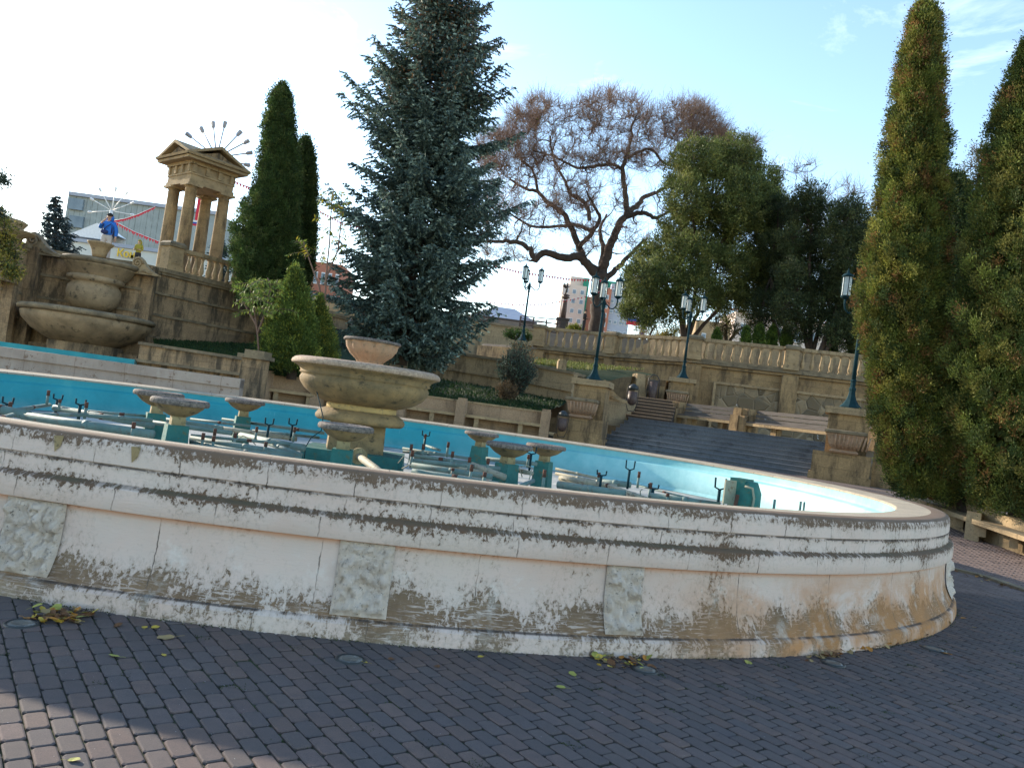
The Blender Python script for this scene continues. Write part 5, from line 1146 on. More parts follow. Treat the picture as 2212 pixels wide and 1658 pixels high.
M['beige'] = noisy('beige_trousers', (.45,.40,.37), (.40,.36,.33), 6, .9); M['darkcloth'] = noisy('black_clothes', (.02,.02,.022), (.035,.033,.035), 6, .9); M['bagblue'] = noisy('navy_bag', (.02,.03,.09), (.03,.04,.11), 6, .8); M['lime'] = noisy('olive_yellow_jacket', (.32,.27,.04), (.25,.22,.04), 6, .9)
def person(label, loc, rz, pose, colors, h=1.76):
    t = thing('person', label, 'person', loc, rz); k = h/1.76
    # nodes: pelvis 0, waist 1, chest 2, neckbase 3, neck 4, head 5, crown 6
    N = [(0,0,.94,.15,.10), (0,0,1.08,.14,.095), (0,-.005,1.28,.17,.11), (0,0,1.44,.10,.08), (0,-.01,1.52,.055,.055), (0,-.03,1.60,.075,.085), (0,-.02,1.70,.075,.09)]
    E_ = [(0,1), (1,2), (2,3), (3,4), (4,5), (5,6)]
    def chain(start, pts):
        p = start
        for q in pts: N.append(q); E_.append((p, len(N)-1)); p = len(N)-1
        return p
    ends = []
    for s_ in (-1, 1):
        chain(0, [(s_*.10, 0, .86, .095), (s_*.11, -.01, .5, .062), (s_*.115, .02, .30, .055), (s_*.12, .03, .09, .04), (s_*.13, -.04, .035, .042), (s_*.14, -.14, .03, .035)])
    hands = []
    for s_ in (-1, 1):
        a = pose[s_]; chain(2, [(s_*.19, 0, 1.40, .062), (*a[0], .047), (*a[1], .034), (*a[2], .03)]); hands.append((s_, Vector(a[1]), Vector(a[2])))
    body = skin([tuple(x) for x in N], E_)
    bm = bmesh.new(); bm.from_mesh(body)
    # five bent fingers and a thumb root on each hand
    tmp = MB()
    for s_, wst, hd in hands:
        d = (hd-wst).normalized(); side = d.cross(Vector((0, 1, 0.2))).normalized(); up = side.cross(d)
        for f in range(4):
            b0 = hd+side*(f-1.5)*.018+d*.015; tmp.tube([b0, b0+d*.035+up*.004, b0+d*.06-up*.012, b0+d*(.078 if f in (1, 2) else .068)-up*.03], [.009, .0085, .008, .006], 6)
        b0 = hd+side*.035-d*.02; tmp.tube([b0, b0+side*.02+d*.025, b0+side*.022+d*.05-up*.01], [.011, .0095, .007], 6)
    # nose, ears, brow, lips
    tmp.tube([(0, -.108, 1.655), (0, -.133, 1.625), (0, -.115, 1.612)], [.010, .014, .010], 6)
    for s_ in (-1, 1): tmp.tube([(s_*.078, -.01, 1.665), (s_*.088, -.005, 1.64), (s_*.078, -.01, 1.61)], [.008, .014, .008], 6)
    tmp.tube([(-.022, -.112, 1.585), (0, -.118, 1.587), (.022, -.112, 1.585)], [.005, .008, .005], 6)
    n0 = len(bm.verts); vv = [bm.verts.new(v) for v in tmp.v]
    for f in tmp.f:
        try: bm.faces.new([vv[i] for i in f])
        except ValueError: pass
    bm.to_mesh(body); bm.free(); b = cloth('body', body, 'skin', t)
    mb = MB()
    for s_ in (-1, 1): mb.lathe((s_*.03, -.104, 1.645), [(.002, -.008), (.010, -.004), (.010, .004), (.002, .008)], 8)
    mb.build('eyes', 'darkcloth', b, world=False)
    # trousers
    TN = [(0,0,1.0,.165,.12), (0,0,.92,.165,.125)]; TE = [(0, 1)]
    for s_ in (-1, 1):
        p = 1
        for q in ((s_*.10, 0, .84, .11), (s_*.112, -.01, .5, .083), (s_*.118, .02, .28, .075), (s_*.12, .03, .07, .07)): TN.append(q); TE.append((p, len(TN)-1)); p = len(TN)-1
    cloth('trousers', skin(TN, TE), colors[1], t)
    for s_ in (-1, 1):
        mb = MB(); mb.tube([(s_*.12, .07, .04), (s_*.125, -.03, .05), (s_*.14, -.16, .035)], [.05, .055, .04], 8); mb.build('shoe', 'darkcloth', t, world=False)
    JN = [(0,0,.90,.185,.145), (0,0,1.06,.175,.14), (0,-.005,1.28,.195,.14), (0,0,1.44,.12,.10), (0,0,1.50,.085,.08)]; JE = [(0,1), (1,2), (2,3), (3,4)]
    for s_ in (-1, 1):
        a = pose[s_]; p = 2
        for q in ((s_*.19, 0, 1.395, .088), (*a[0], .072), tuple(list(Vector(a[0]).lerp(Vector(a[1]), .9)))+(.052,)): JN.append(q); JE.append((p, len(JN)-1)); p = len(JN)-1
    cloth('jacket', skin(JN, JE), colors[0], t)
    mb = MB(); mb.lathe((0, -.015, 1.655), [(.098, 0), (.102, .03), (.09, .075), (.055, .11), (.01, .122)], 16, squash=1.12)
    if colors[3]: mb.box((0, -.15, 1.665), (.14, .10, .012))
    mb.build(colors[4], colors[2], t, world=False)
    if colors[5]:
        mb = MB(); mb.lathe((0, .06, 1.50), [(.09, -.04), (.13, .0), (.14, .08), (.12, .16), (.09, .2)], 14, squash=.8, cap=False); mb.build('hood', colors[0], t, world=False)
    for o in [x for x in C.objects if x.parent == t]: o.scale = (k, k, k)
    return t
p1 = W(224, 560, 30.6)
pp = person('man in a bright blue jacket and black cap standing with a hand at his face', (p1.x, p1.y, T), radians(8), {-1: [(-.27, -.07, 1.17), (-.15, -.27, 1.36), (-.04, -.20, 1.53)], 1: [(.30, .0, 1.13), (.31, -.06, .88), (.31, -.08, .80)]}, ('jacket', 'beige', 'darkcloth', True, 'cap', True), 1.86)
mb = MB(); mb.lathe((-.06, -.19, 1.10), [(.02, -.09), (.12, -.06), (.14, 0), (.12, .06), (.02, .08)], 14, squash=.5); mb.tube([(-.14, -.16, 1.12), (.0, -.2, 1.3), (.14, -.08, 1.48), (.16, .06, 1.44)], .018, 6); bg = mb.build('shoulder_bag', 'bagblue', pp, world=False)
mb = MB(); mb.box((0, .2, 1.2), (.3, .14, .42)); mb.tube([(-.15, -.10, 1.42), (-.17, -.15, 1.25), (-.17, -.08, 1.1)], .02, 6); mb.tube([(.15, -.10, 1.42), (.18, -.14, 1.25), (.17, -.08, 1.1)], .02, 6); mb.build('backpack', 'bagblue', pp, world=False)
p2 = W(1266, 700, 57)
person('man in black standing beside the bare tree trunk', (p2.x, p2.y+2, UZ), radians(70), {-1: [(-.22, -.02, 1.15), (-.16, -.22, 1.10), (-.12, -.30, 1.12)], 1: [(.22, -.02, 1.15), (.14, -.22, 1.10), (.06, -.30, 1.12)]}, ('darkcloth', 'darkcloth', 'darkcloth', False, 'hair', False), 1.74)
p3 = W(297, 556, 31.3)
person('child in a hooded olive yellow jacket behind the right scroll', (p3.x, p3.y, T-.02), radians(0), {-1: [(-.24, 0, 1.15), (-.2, -.2, 1.1), (-.12, -.26, 1.12)], 1: [(.24, 0, 1.15), (.2, -.2, 1.1), (.12, -.26, 1.12)]}, ('lime', 'darkcloth', 'lime', False, 'hood_top', True), 1.12)

# ================================================================== VEGETATION
def seg_mesh(name, segs, m, parent=None, k=4):
    """many tapered segments as one mesh"""
    A = np.array([s[0] for s in segs], float); B = np.array([s[1] for s in segs], float); ra = np.array([s[2] for s in segs])[:, None]; rb = np.array([s[3] for s in segs])[:, None]
    d = unit(B-A); r = np.where(np.abs(d[:, 2:3]) > .9, np.array([[1., 0, 0]]), np.array([[0, 0, 1.]])); x = unit(np.cross(d, r)); y = np.cross(d, x); vs = []
    for e, rr in ((A, ra), (B, rb)):
        for j in range(k):
            a = 2*PI*j/k; vs.append(e+(x*cos(a)+y*sin(a))*rr)
    V = np.stack(vs, 1).reshape(-1, 3); n = len(segs); base = (np.arange(n)*2*k)[:, None, None]
    F = np.array([[j, (j+1) % k, k+(j+1) % k, k+j] for j in range(k)])[None]+base
    return soup(name, V, 4, m, None, parent, True, F.reshape(-1, 4))
def rows3(rows, D):
    out = []
    for y, xl, xr in rows:
        c = W((xl+xr)/2, y, D); out.append((np.array(c), (xr-xl)/2*D/FOC*.95))
    return out[::-1]                                  # bottom to top
def cols_mix(n, cols, w=None):
    return np.array(cols)[RNG.choice(len(cols), size=n, p=w)]
def thuja(label, rows, D, cols, w=None, nclump=900, per=34, lsz=.09, name='thuja', cat='tree', group=None, trunk_px=None, bump=.16, cr=.2, zb=None, inner=True):
    R3 = rows3(rows, D); zc = np.array([c[2] for c, r in R3]); xc = np.array([c[0] for c, r in R3]); rc = np.array([r for c, r in R3]); y0 = R3[0][0][1]
    base = (xc[0], y0, zb if zb is not None else zc[0]-.6); cols = tuple(tuple(v*1.35 for v in c) for c in cols); t = thing(name, label, cat, base, 0, group)
    tv = rc+.15; zs = RNG.choice(np.linspace(zc[0], zc[-1], 400), size=nclump, p=(lambda p: p/p.sum())(np.interp(np.linspace(zc[0], zc[-1], 400), zc, tv)))
    ang = RNG.random(nclump)*2*PI; r0 = np.interp(zs, zc, rc); x0 = np.interp(zs, zc, xc)
    lump = 1+bump*.8*np.sin(ang*3+zs*2.1+D)*np.cos(zs*3.3+ang*2)+bump*.5*np.sin(ang*7+zs*6.1)+RNG.normal(0, bump*.35, nclump)
    rr = np.maximum(r0*lump*.95-cr*.55, .0); 
    Cc = np.stack([x0+rr*np.cos(ang), y0+rr*np.sin(ang), zs], 1)
    O = np.stack([np.cos(ang), np.sin(ang), np.full(nclump, .55)], 1)
    tc = cols_mix(nclump, cols, w)*RNG.uniform(.6, 1.4, (nclump, 1))
    n = nclump*per; ci = np.repeat(np.arange(nclump), per); dv_ = RNG.normal(0, cr*.40, (n, 3)); P_ = Cc[ci]+dv_*np.array([1, 1, 1.3]); A = unit(O)[ci]*.8+unit(dv_)*.7+RNG.normal(0, .35, (n, 3)); A[:, 2] += .35
    tint = tc[ci]*RNG.uniform(.75, 1.25, (n, 1))
    v, tt_ = leaves(P_, A, RNG.uniform(.7, 1.5, n)*lsz, RNG.uniform(.3, .6, n)*lsz, tint)
    if inner:
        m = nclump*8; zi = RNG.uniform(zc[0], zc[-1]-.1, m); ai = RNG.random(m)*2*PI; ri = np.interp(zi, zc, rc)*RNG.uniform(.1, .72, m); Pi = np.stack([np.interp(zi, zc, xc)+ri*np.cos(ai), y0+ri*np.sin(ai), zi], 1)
        vi, ti = leaves(Pi, RNG.normal(0, 1, (m, 3)), max(lsz, .085)*3.0, max(lsz, .085)*2.0, cols_mix(m, cols, w)*.75); v = np.concatenate([v, vi]); tt_ = np.concatenate([tt_, ti])  # inner leaves tinted darker: shade inside the crown painted in
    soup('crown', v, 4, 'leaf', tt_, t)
    tr = []; z = base[2]; top = zc[-1]-.4*(zc[-1]-zc[0]); pts = [Vector((xc[0], y0, z)), Vector((xc[0], y0, zc[0]+.3)), Vector((float(np.interp(top, zc, xc)), y0, top))]
    if trunk_px: pts = [W(*q) for q in trunk_px]+[Vector((float(np.interp(zc[0]+1.5, zc, xc)), y0, zc[0]+1.5))]
    mb = MB(); r = max(.05, rc.max()*.13); mb.tube(pts, [r*1.3]+[r]*(len(pts)-2)+[r*.4], 10); mb.build('trunk', 'bark', t)
    return t
TH_SUN = ((.085,.105,.02), (.125,.12,.026), (.15,.08,.03), (.042,.062,.018), (.16,.16,.035)); 
thuja('tall leaning columnar thuja in front of the right lamp, bronze green', [(2, 1988, 2008), (30, 1965, 2028), (80, 1950, 2036), (150, 1937, 2042), (300, 1910, 2046), (450, 1885, 2045), (600, 1862, 2048), (700, 1853, 2050), (800, 1872, 2048), (900, 1876, 2062), (980, 1895, 2070), (1070, 1935, 2072)], 17.5, TH_SUN, [.36, .22, .07, .22, .13], 2500, 140, .050, trunk_px=[(2118, 1200, 16.6), (2090, 1130, 17), (2062, 1040, 17.4)], cr=.17, bump=.2)
thuja('dark columnar thuja cut by the right edge of the picture', [(88, 2205, 2245), (130, 2190, 2262), (220, 2158, 2290), (350, 2125, 2320), (500, 2088, 2345), (700, 2072, 2370), (850, 2052, 2385), (980, 2045, 2390), (1105, 2085, 2370)], 16.2, ((.075,.095,.02), (.105,.105,.026), (.14,.08,.03), (.042,.062,.016)), [.37, .26, .05, .32], 2600, 130, .050, trunk_px=[(2195, 1215, 15.8), (2200, 1120, 16)], cr=.17, bump=.2)
thuja('dark round topped juniper in the gap between the two right thujas', [(372, 2060, 2078), (395, 2035, 2100), (450, 2020, 2110), (600, 2012, 2115), (800, 2008, 2115), (980, 2020, 2110)], 24.5, ((.03,.05,.018), (.02,.035,.014), (.05,.065,.02)), None, 1000, 36, .09, 'juniper', cr=.24)
thuja('tall dark green columnar thuja right of the pavilion', [(182, 604, 620), (205, 582, 636), (260, 566, 643), (340, 556, 648), (430, 538, 650), (480, 512, 655), (540, 498, 658), (600, 496, 658), (660, 510, 640)], 32.5, ((.04,.068,.018), (.028,.05,.015), (.065,.085,.025)), [.45, .35, .2], 2600, 40, .085, cr=.2, bump=.17, zb=3.0)
thuja('narrower dark thuja tucked behind the tall left one', [(297, 655, 668), (315, 640, 680), (370, 634, 688), (450, 632, 692), (540, 630, 688), (620, 632, 672), (700, 635, 665)], 34.5, ((.035,.06,.016), (.026,.045,.014), (.06,.078,.022)), None, 1100, 34, .10, cr=.22, bump=.09, zb=3.0)
thuja('small bushy pointed thuja with golden tips left of the spruce', [(576, 632, 640), (600, 620, 655), (650, 600, 676), (700, 575, 690), (750, 562, 696), (795, 575, 690)], 26.6, ((.075,.11,.022), (.16,.18,.03), (.045,.07,.018)), [.5, .2, .3], 1100, 36, .08, group=None, cr=.2, zb=1.6)
thuja('smaller yellow green thuja touching the spruce and its taller neighbour', [(642, 688, 694), (665, 672, 706), (710, 655, 725), (760, 648, 735), (790, 655, 730)], 27.4, ((.075,.105,.022), (.18,.18,.03), (.05,.075,.02)), [.5, .2, .3], 800, 34, .08, cr=.18, zb=1.7)
# blue grey juniper bush on the lawn
def bush(label, px, py, D, wpx, hpx, cols, n=240, name='juniper_bush', up=.9, lsz=.10):
    b = W(px, py, D); k = D/FOC; t = thing(name, label, 'shrub', tuple(b)); segs = []; P_ = []; A_ = []; H = hpx*k*1.4; Wd = wpx*k*.5
    for i in range(n):
        a = RNG.random()*2*PI; tilt = RNG.random()**.7; L = H*(1-.45*tilt)*RNG.uniform(.55, 1.0); d = np.array([cos(a)*tilt*Wd*1.1, sin(a)*tilt*Wd*1.1, L*up]); p0 = np.array(b)+np.array([cos(a), sin(a), 0])*.06; p1 = p0+d*.5+np.array([0, 0, -.04]); p2 = p0+d; segs += [(p0, p1, .014, .01), (p1, p2, .01, .004)]
        for j in range(26):
            f = RNG.uniform(.22, 1.0); q = p0+(p2-p0)*f; P_.append(q+RNG.normal(0, .07, 3)); A_.append((p2-p0)/np.linalg.norm(p2-p0)+RNG.normal(0, .5, 3))
    P_ = np.array(P_); n2 = len(P_); v, tt_ = leaves(P_, np.array(A_), RNG.uniform(.8, 1.6, n2)*lsz, RNG.uniform(.25, .45, n2)*lsz, cols_mix(n2, cols)*RNG.uniform(.7, 1.3, (n2, 1)))
    soup('foliage', v, 4, 'leaf', tt_, t); seg_mesh('stems', segs, 'bark', t, 3); return t
bush('loose blue grey juniper bush on the lawn before the pale wall', 1108, 860, 31.4, 82, 120, ((.055,.085,.065), (.075,.115,.085), (.035,.055,.04)), 300)
bush('dry brown lower twigs beside the blue juniper bush', 1092, 862, 30.9, 50, 42, ((.16,.11,.06), (.13,.09,.05)), 60, 'dry_twigs')
bush('low spreading green juniper behind the far left lamp', 1120, 738, 44, 66, 36, ((.04,.08,.02), (.06,.11,.02)), 150, 'low_juniper', .7, .11)
bush('yellow green bush beside the monument column', 1242, 720, 60, 34, 22, ((.22,.22,.03), (.15,.18,.03)), 90, 'yellow_bush', .8, .16)
# ---------- conifers with whorled branches
def spruce(label, rows, D, zb, cols, tipcols, lev=.36, nb=7, sc_=1.0, cones=False, name='blue_spruce', dens=1.0, base=None, big=1.0):
    R3 = rows3(rows, D); zc = np.array([c[2] for c, r in R3]); xc = np.array([c[0] for c, r in R3]); rc = np.array([r for c, r in R3]); y0 = float(R3[0][0][1])
    t = thing(name, label, 'tree', (float(xc[0]), y0, zb)); segs = []; P_ = []; A_ = []; T_ = []; K_ = []
    z = zc[0]; 
    while z < zc[-1]-.1:
        R = float(np.interp(z, zc, rc)); a0 = RNG.random()*6.28; top = (z-zc[0])/(zc[-1]-zc[0])
        for b in range(nb):
            a = a0+2*PI*b/nb+RNG.normal(0, .18); L = R*RNG.uniform(.62, 1.22)*(1+.12*sin(a*2+z*1.7))+.1; zz = z+RNG.uniform(-.5, .5)*lev; x = float(np.interp(zz, zc, xc))
            u = np.array([cos(a), sin(a), 0]); s_ = np.array([-sin(a), cos(a), 0]); droop = RNG.uniform(.05, .30)*(1-top)+.02; rise = RNG.uniform(.05, .45)+.4*top
            def axis(f): return np.array([x, y0, zz])+u*L*f+np.array([0, 0, 1])*L*(-droop*4*f*(1-f)*.8+(rise-.25)*f*f*.8+.06*f)
            pr = [axis(f) for f in np.linspace(0, 1, 7)]
            for i in range(6): segs.append((pr[i], pr[i+1], .045*sc_*(1-i/6.5)+.006, .045*sc_*(1-(i+1)/6.5)+.005))
            nt = max(3, int(L/(.13*sc_)*dens))
            for i in range(nt):
                f = .16+.84*(i+RNG.random())/nt; p = axis(f)
                for sg in (-1, 1):
                    TL = (.24+.62*(1-f)*min(1, L/2.5))*sc_*1.35*RNG.uniform(.6, 1.15)*(.5+.5*min(1, L)); d = u*.75+s_*sg*RNG.uniform(.5, 1.0)+np.array([0, 0, -.22+RNG.normal(0, .12)]); d /= np.linalg.norm(d)
                    m = max(2, int(TL/(.045*sc_))); g = (np.arange(m)+RNG.random(m))/m
                    q = p+d[None]*TL*g[:, None]; q[:, 2] -= .12*TL*g*g
                    P_.append(q); A_.append(np.repeat(d[None], m, 0)+RNG.normal(0, .5, (m, 3))); T_.append(g*.6+f*.5); K_.append(np.full(m, top))
                    if RNG.random() < .55:        # hanging shoots under the branch
                        m2 = max(2, m//2); q2 = p+np.array([0, 0, -1.0])[None]*(np.arange(m2)[:, None]+.5)*.055*sc_+RNG.normal(0, .03*sc_, (m2, 3)); P_.append(q2); A_.append(np.repeat(np.array([[0, 0, -1.]]), m2, 0)+RNG.normal(0, .4, (m2, 3))); T_.append(np.full(m2, .2)); K_.append(np.full(m2, top))
        z += lev*(1-.35*top)
    P_ = np.concatenate(P_); A_ = np.concatenate(A_); T_ = np.concatenate(T_); K_ = np.concatenate(K_); n = len(P_)
    tint = cols_mix(n, cols)*RNG.uniform(.7, 1.25, (n, 1)); tip = T_ > RNG.uniform(.75, 1.3, n); tint[tip] = cols_mix(int(tip.sum()), tipcols)
    if cones:
        cn = (K_ > .55) & (RNG.random(n) < .5*(K_-.4)); tint[cn] = cols_mix(int(cn.sum()), ((.15,.085,.045), (.11,.06,.035), (.20,.12,.06)))
    v, tt_ = leaves(P_, A_, RNG.uniform(.12, .22, n)*sc_*big, RNG.uniform(.045, .09, n)*sc_*big, tint); soup('foliage', v, 4, 'leaf', tt_, t)
    seg_mesh('branches', segs, 'bark', t, 4)
    mb = MB(); mb.tube([(float(xc[0])+(0 if base is None else base), y0, zb), (float(xc[0]), y0, float(zc[0])), (float(xc[-1]), y0, float(zc[-1]))], [.27*sc_, .22*sc_, .02], 10); mb.build('trunk', 'bark', t)
    return t, n
SP = ((.075,.12,.108), (.10,.15,.13), (.05,.082,.072), (.11,.16,.135)); SPT = ((.20,.27,.23), (.25,.33,.28))
spruce('huge blue spruce hung with cones, tallest tree of the scene', [(-130, 985, 991), (-60, 945, 1015), (0, 888, 1030), (80, 865, 1050), (190, 795, 1085), (280, 775, 1080), (400, 755, 1105), (500, 738, 1095), (600, 715, 1070), (690, 712, 1045), (745, 740, 1000)], 30, 2.7, SP, SPT, .37, 9, 1.0, True)
spruce('small dark spruce against the white sky left of the grey hall', [(428, 118, 123), (470, 100, 140), (510, 85, 158), (545, 75, 165), (580, 70, 170)], 52, 5, ((.03,.05,.055), (.04,.06,.065)), ((.06,.09,.10),), .42, 7, 1.25)
spruce('tiny spruce top just right of the pavilion', [(514, 472, 476), (540, 462, 490), (570, 455, 500), (600, 450, 505)], 62, 5, ((.03,.05,.045), (.04,.06,.05)), ((.06,.09,.08),), .5, 7, 1.4)
# ---------- broad irregular junipers built of many foliage clumps
def blobtree(label, blobs, D, cols, stems, lsz=.13, per=40, dens=1.0, name='juniper', depth=.8, zb=None, w=None, cat='tree', grow=1.0, stemr=1.0):
    k = D/FOC; b0 = W(stems[0][0][0], stems[0][0][1], D); t = thing(name, label, cat, tuple(b0)); V = []; TT = []; rng = RNG; cols = tuple(tuple(v for v in c) for c in cols)
    segs = []; hubs = []
    for st_ in stems:
        P_ = [np.array(W(x, y, D+dd)) for x, y, dd in st_[1:] and [(q[0], q[1], q[2] if len(q) > 2 else 0) for q in st_]]
        for i in range(len(P_)-1): segs.append((P_[i], P_[i+1], .12*stemr*(1-i/len(P_))+.03*stemr, .12*stemr*(1-(i+1)/len(P_))+.03*stemr))
        hubs.append(P_[-1])
    for (px, py, r, *dd) in blobs:
        r *= grow
        c = np.array(W(px, py, D+(dd[0] if dd else rng.uniform(-1.2, 1.2)*depth))); R = r*k; m = int(175*dens*(R/1.5)**2)+22
        d = unit(rng.normal(size=(m, 3))); rad = R*(rng.uniform(.45, 1.0, (m, 1)))**.5*(1+.2*np.sin(d[:, :1]*7+d[:, 2:]*5)); cc_ = c+d*rad*np.array([1, 1, 1.0]); tc = cols_mix(m, cols, w)*rng.uniform(.7, 1.3, (m, 1))
        n = m*per; ci = np.repeat(np.arange(m), per); P_ = cc_[ci]+rng.normal(0, lsz*1.15, (n, 3)); A = d[ci]*.7+rng.normal(0, .5, (n, 3)); A[:, 2] += .5
        v, tt_ = leaves(P_, A, rng.uniform(.6, 1.4, n)*lsz, rng.uniform(.25, .5, n)*lsz, tc[ci]*rng.uniform(.7, 1.3, (n, 1))); V.append(v); TT.append(tt_)
        h = min(hubs, key=lambda q: np.linalg.norm(q-c)); mid = (h+c)/2+rng.normal(0, .2, 3); segs += [(h, mid, .07, .05), (mid, c, .05, .03)]
        for j in range(10): q = cc_[rng.integers(m)]; segs.append((c, q, .025, .01))
    soup('crown', np.concatenate(V), 4, 'leaf', np.concatenate(TT), t); seg_mesh('trunk', segs, 'bark', t, 5); return t
JU = ((.105,.13,.034), (.075,.10,.028), (.155,.165,.045), (.05,.07,.023))
blobtree('huge irregular olive green juniper right of the bare tree', [(1585, 340, 42, -.5), (1555, 345, 35), (1500, 345, 42), (1470, 380, 32), (1610, 355, 35), (1640, 400, 40), (1480, 425, 45), (1540, 410, 60), (1600, 440, 58), (1655, 470, 45), (1470, 490, 42), (1530, 500, 62), (1600, 520, 62), (1660, 545, 45), (1440, 540, 40), (1490, 560, 52), (1555, 590, 58), (1400, 560, 30), (1385, 600, 36), (1430, 610, 46), (1375, 640, 26), (1410, 660, 34), (1450, 660, 34), (1620, 600, 52), (1500, 630, 44), (1570, 640, 36), (1670, 610, 36), (1395, 690, 16), (1620, 655, 26), (1360, 670, 18), (1660, 590, 40), (1690, 560, 30), (1380, 620, 34), (1640, 440, 44), (1670, 640, 30)], 48, JU,
    [[(1478, 745), (1478, 690), (1490, 600), (1500, 500)], [(1482, 745), (1500, 690), (1540, 620), (1560, 520)], [(1484, 745), (1520, 700), (1560, 660), (1620, 600)], [(1476, 745), (1470, 680), (1440, 610)], [(1480, 745), (1500, 640), (1540, 430)]], .155, 44, 1.0, depth=1.4, w=[.35, .25, .2, .2], grow=1.13)
DK = ((.032,.052,.02), (.048,.066,.024), (.024,.036,.016), (.065,.08,.028))
blobtree('dark upright juniper with two rounded heads left of the tall right thuja', [(1752, 420, 26), (1745, 450, 36), (1775, 470, 34), (1740, 500, 38), (1780, 530, 32), (1735, 560, 36), (1760, 600, 34), (1720, 620, 30), (1770, 650, 32), (1735, 670, 30), (1710, 520, 28), (1705, 590, 28), (1795, 590, 24), (1790, 660, 26), (1755, 540, 40), (1750, 640, 38), (1720, 450, 24), (1700, 660, 30), (1770, 700, 28), (1725, 710, 26)], 44, DK,
    [[(1752, 760), (1750, 690), (1748, 600), (1752, 480)], [(1756, 760), (1775, 690), (1785, 600)], [(1748, 760), (1730, 690), (1718, 620)]], .13, 42, 1.0, grow=1.12)
blobtree('dark leaning juniper partly behind the tall right thuja', [(1832, 450, 24), (1825, 480, 32), (1855, 480, 30), (1870, 520, 30), (1830, 530, 34), (1860, 570, 34), (1820, 590, 30), (1840, 640, 36), (1880, 630, 30), (1815, 680, 28), (1850, 700, 34), (1890, 690, 30), (1800, 720, 18), (1890, 740, 26), (1800, 520, 26), (1805, 620, 28), (1850, 640, 36), (1840, 560, 36), (1825, 730, 26), (1860, 735, 28)], 43, DK,
    [[(1770, 765), (1800, 690), (1830, 560), (1835, 480)], [(1775, 765), (1830, 700), (1870, 600)]], .13, 42, 1.1, grow=1.18)
blobtree('mid green juniper bridging the big juniper and the dark pair', [(1680, 450, 26), (1690, 490, 30), (1672, 530, 28), (1690, 570, 30), (1670, 620, 32), (1700, 640, 28), (1650, 660, 26), (1690, 690, 24), (1640, 690, 20)], 46.5, ((.03,.048,.018), (.022,.036,.014), (.045,.06,.02)),
    [[(1700, 765), (1695, 690), (1690, 560)], [(1698, 765), (1670, 690), (1665, 600)]], .13, 42, 1.0, grow=1.15)
blobtree('brownish thin shrub under the big juniper beside its stems', [(1545, 690, 16), (1570, 695, 20), (1590, 715, 16), (1560, 720, 12), (1625, 700, 16)], 50, ((.12,.09,.04), (.09,.08,.035), (.06,.07,.025)), [[(1570, 750), (1568, 720), (1570, 700)], [(1572, 750), (1580, 730), (1590, 715)]], .12, 22, .5, 'shrub', cat='shrub')
blobtree('yellow leaved shrub behind the balustrade left of the juniper stems', [(1445, 722, 14), (1430, 730, 10), (1460, 715, 10)], 49, ((.25,.2,.04), (.16,.17,.04)), [[(1445, 755), (1445, 735)]], .13, 22, .6, 'yellow_shrub', cat='shrub')
blobtree('olive leafed branches entering the picture at the left edge', [(8, 500, 26), (-10, 530, 30), (18, 545, 18), (4, 575, 20), (-12, 470, 18), (28, 590, 8)], 25, ((.13,.12,.02), (.08,.09,.02), (.06,.075,.02), (.2,.17,.03)), [[(-60, 700), (-40, 600), (-10, 520)]], .11, 22, .55, 'overhanging_tree', stemr=.4)
blobtree('dark sprig of a tree high at the left edge', [(-6, 382, 10), (6, 392, 6), (-10, 455, 8), (6, 462, 5)], 25, ((.03,.05,.035),), [[(-60, 420), (-30, 400), (-8, 385)], [(-60, 470), (-12, 458)]], .10, 16, .8, 'overhanging_branch', stemr=.2)
blobtree('thin pinkish half bare tree between the two right thujas', [(2110, 330, 22), (2130, 350, 24), (2100, 360, 16), (2140, 320, 16), (2125, 400, 24)], 40, ((.12,.11,.10), (.09,.10,.08)), [[(2090, 620), (2100, 480), (2120, 360)]], .14, 10, .6, 'bare_tree')
# young thujas on the parapet
yc = ((.05,.09,.018), (.035,.065,.015), (.08,.13,.02))
spots_ = [(1548, 716, 744, 24, 'round young thuja nearest the juniper stems'), (1612, 712, 750, 26, 'second small young thuja, just right of the tan building'), (1640, 706, 752, 30, 'third young thuja, roundest of the parapet row'), (1668, 708, 756, 28, 'young thuja left of the fourth balustrade post, under dark branches'), (1700, 712, 760, 34, 'young thuja directly above the fourth balustrade post'), (1797, 720, 775, 30, 'bright young thuja between the dark trunks and the lamp'), (1848, 722, 778, 38, 'bright young thuja with yellow leaves beside the right lamp')]
for px, yt, yb, wp, lab in spots_:
    thuja(lab, [(yt-6, px-1, px+5), (yt+4, px-wp*.35, px+wp*.38), (yt+15, px-wp*.5, px+wp*.5), (yb, px-wp*.5, px+wp*.45)], 44.5, yc, None, 130, 30, .09, 'young_thuja', 'shrub', 'young thujas on the parapet', cr=.14, bump=.1, zb=T+.9)
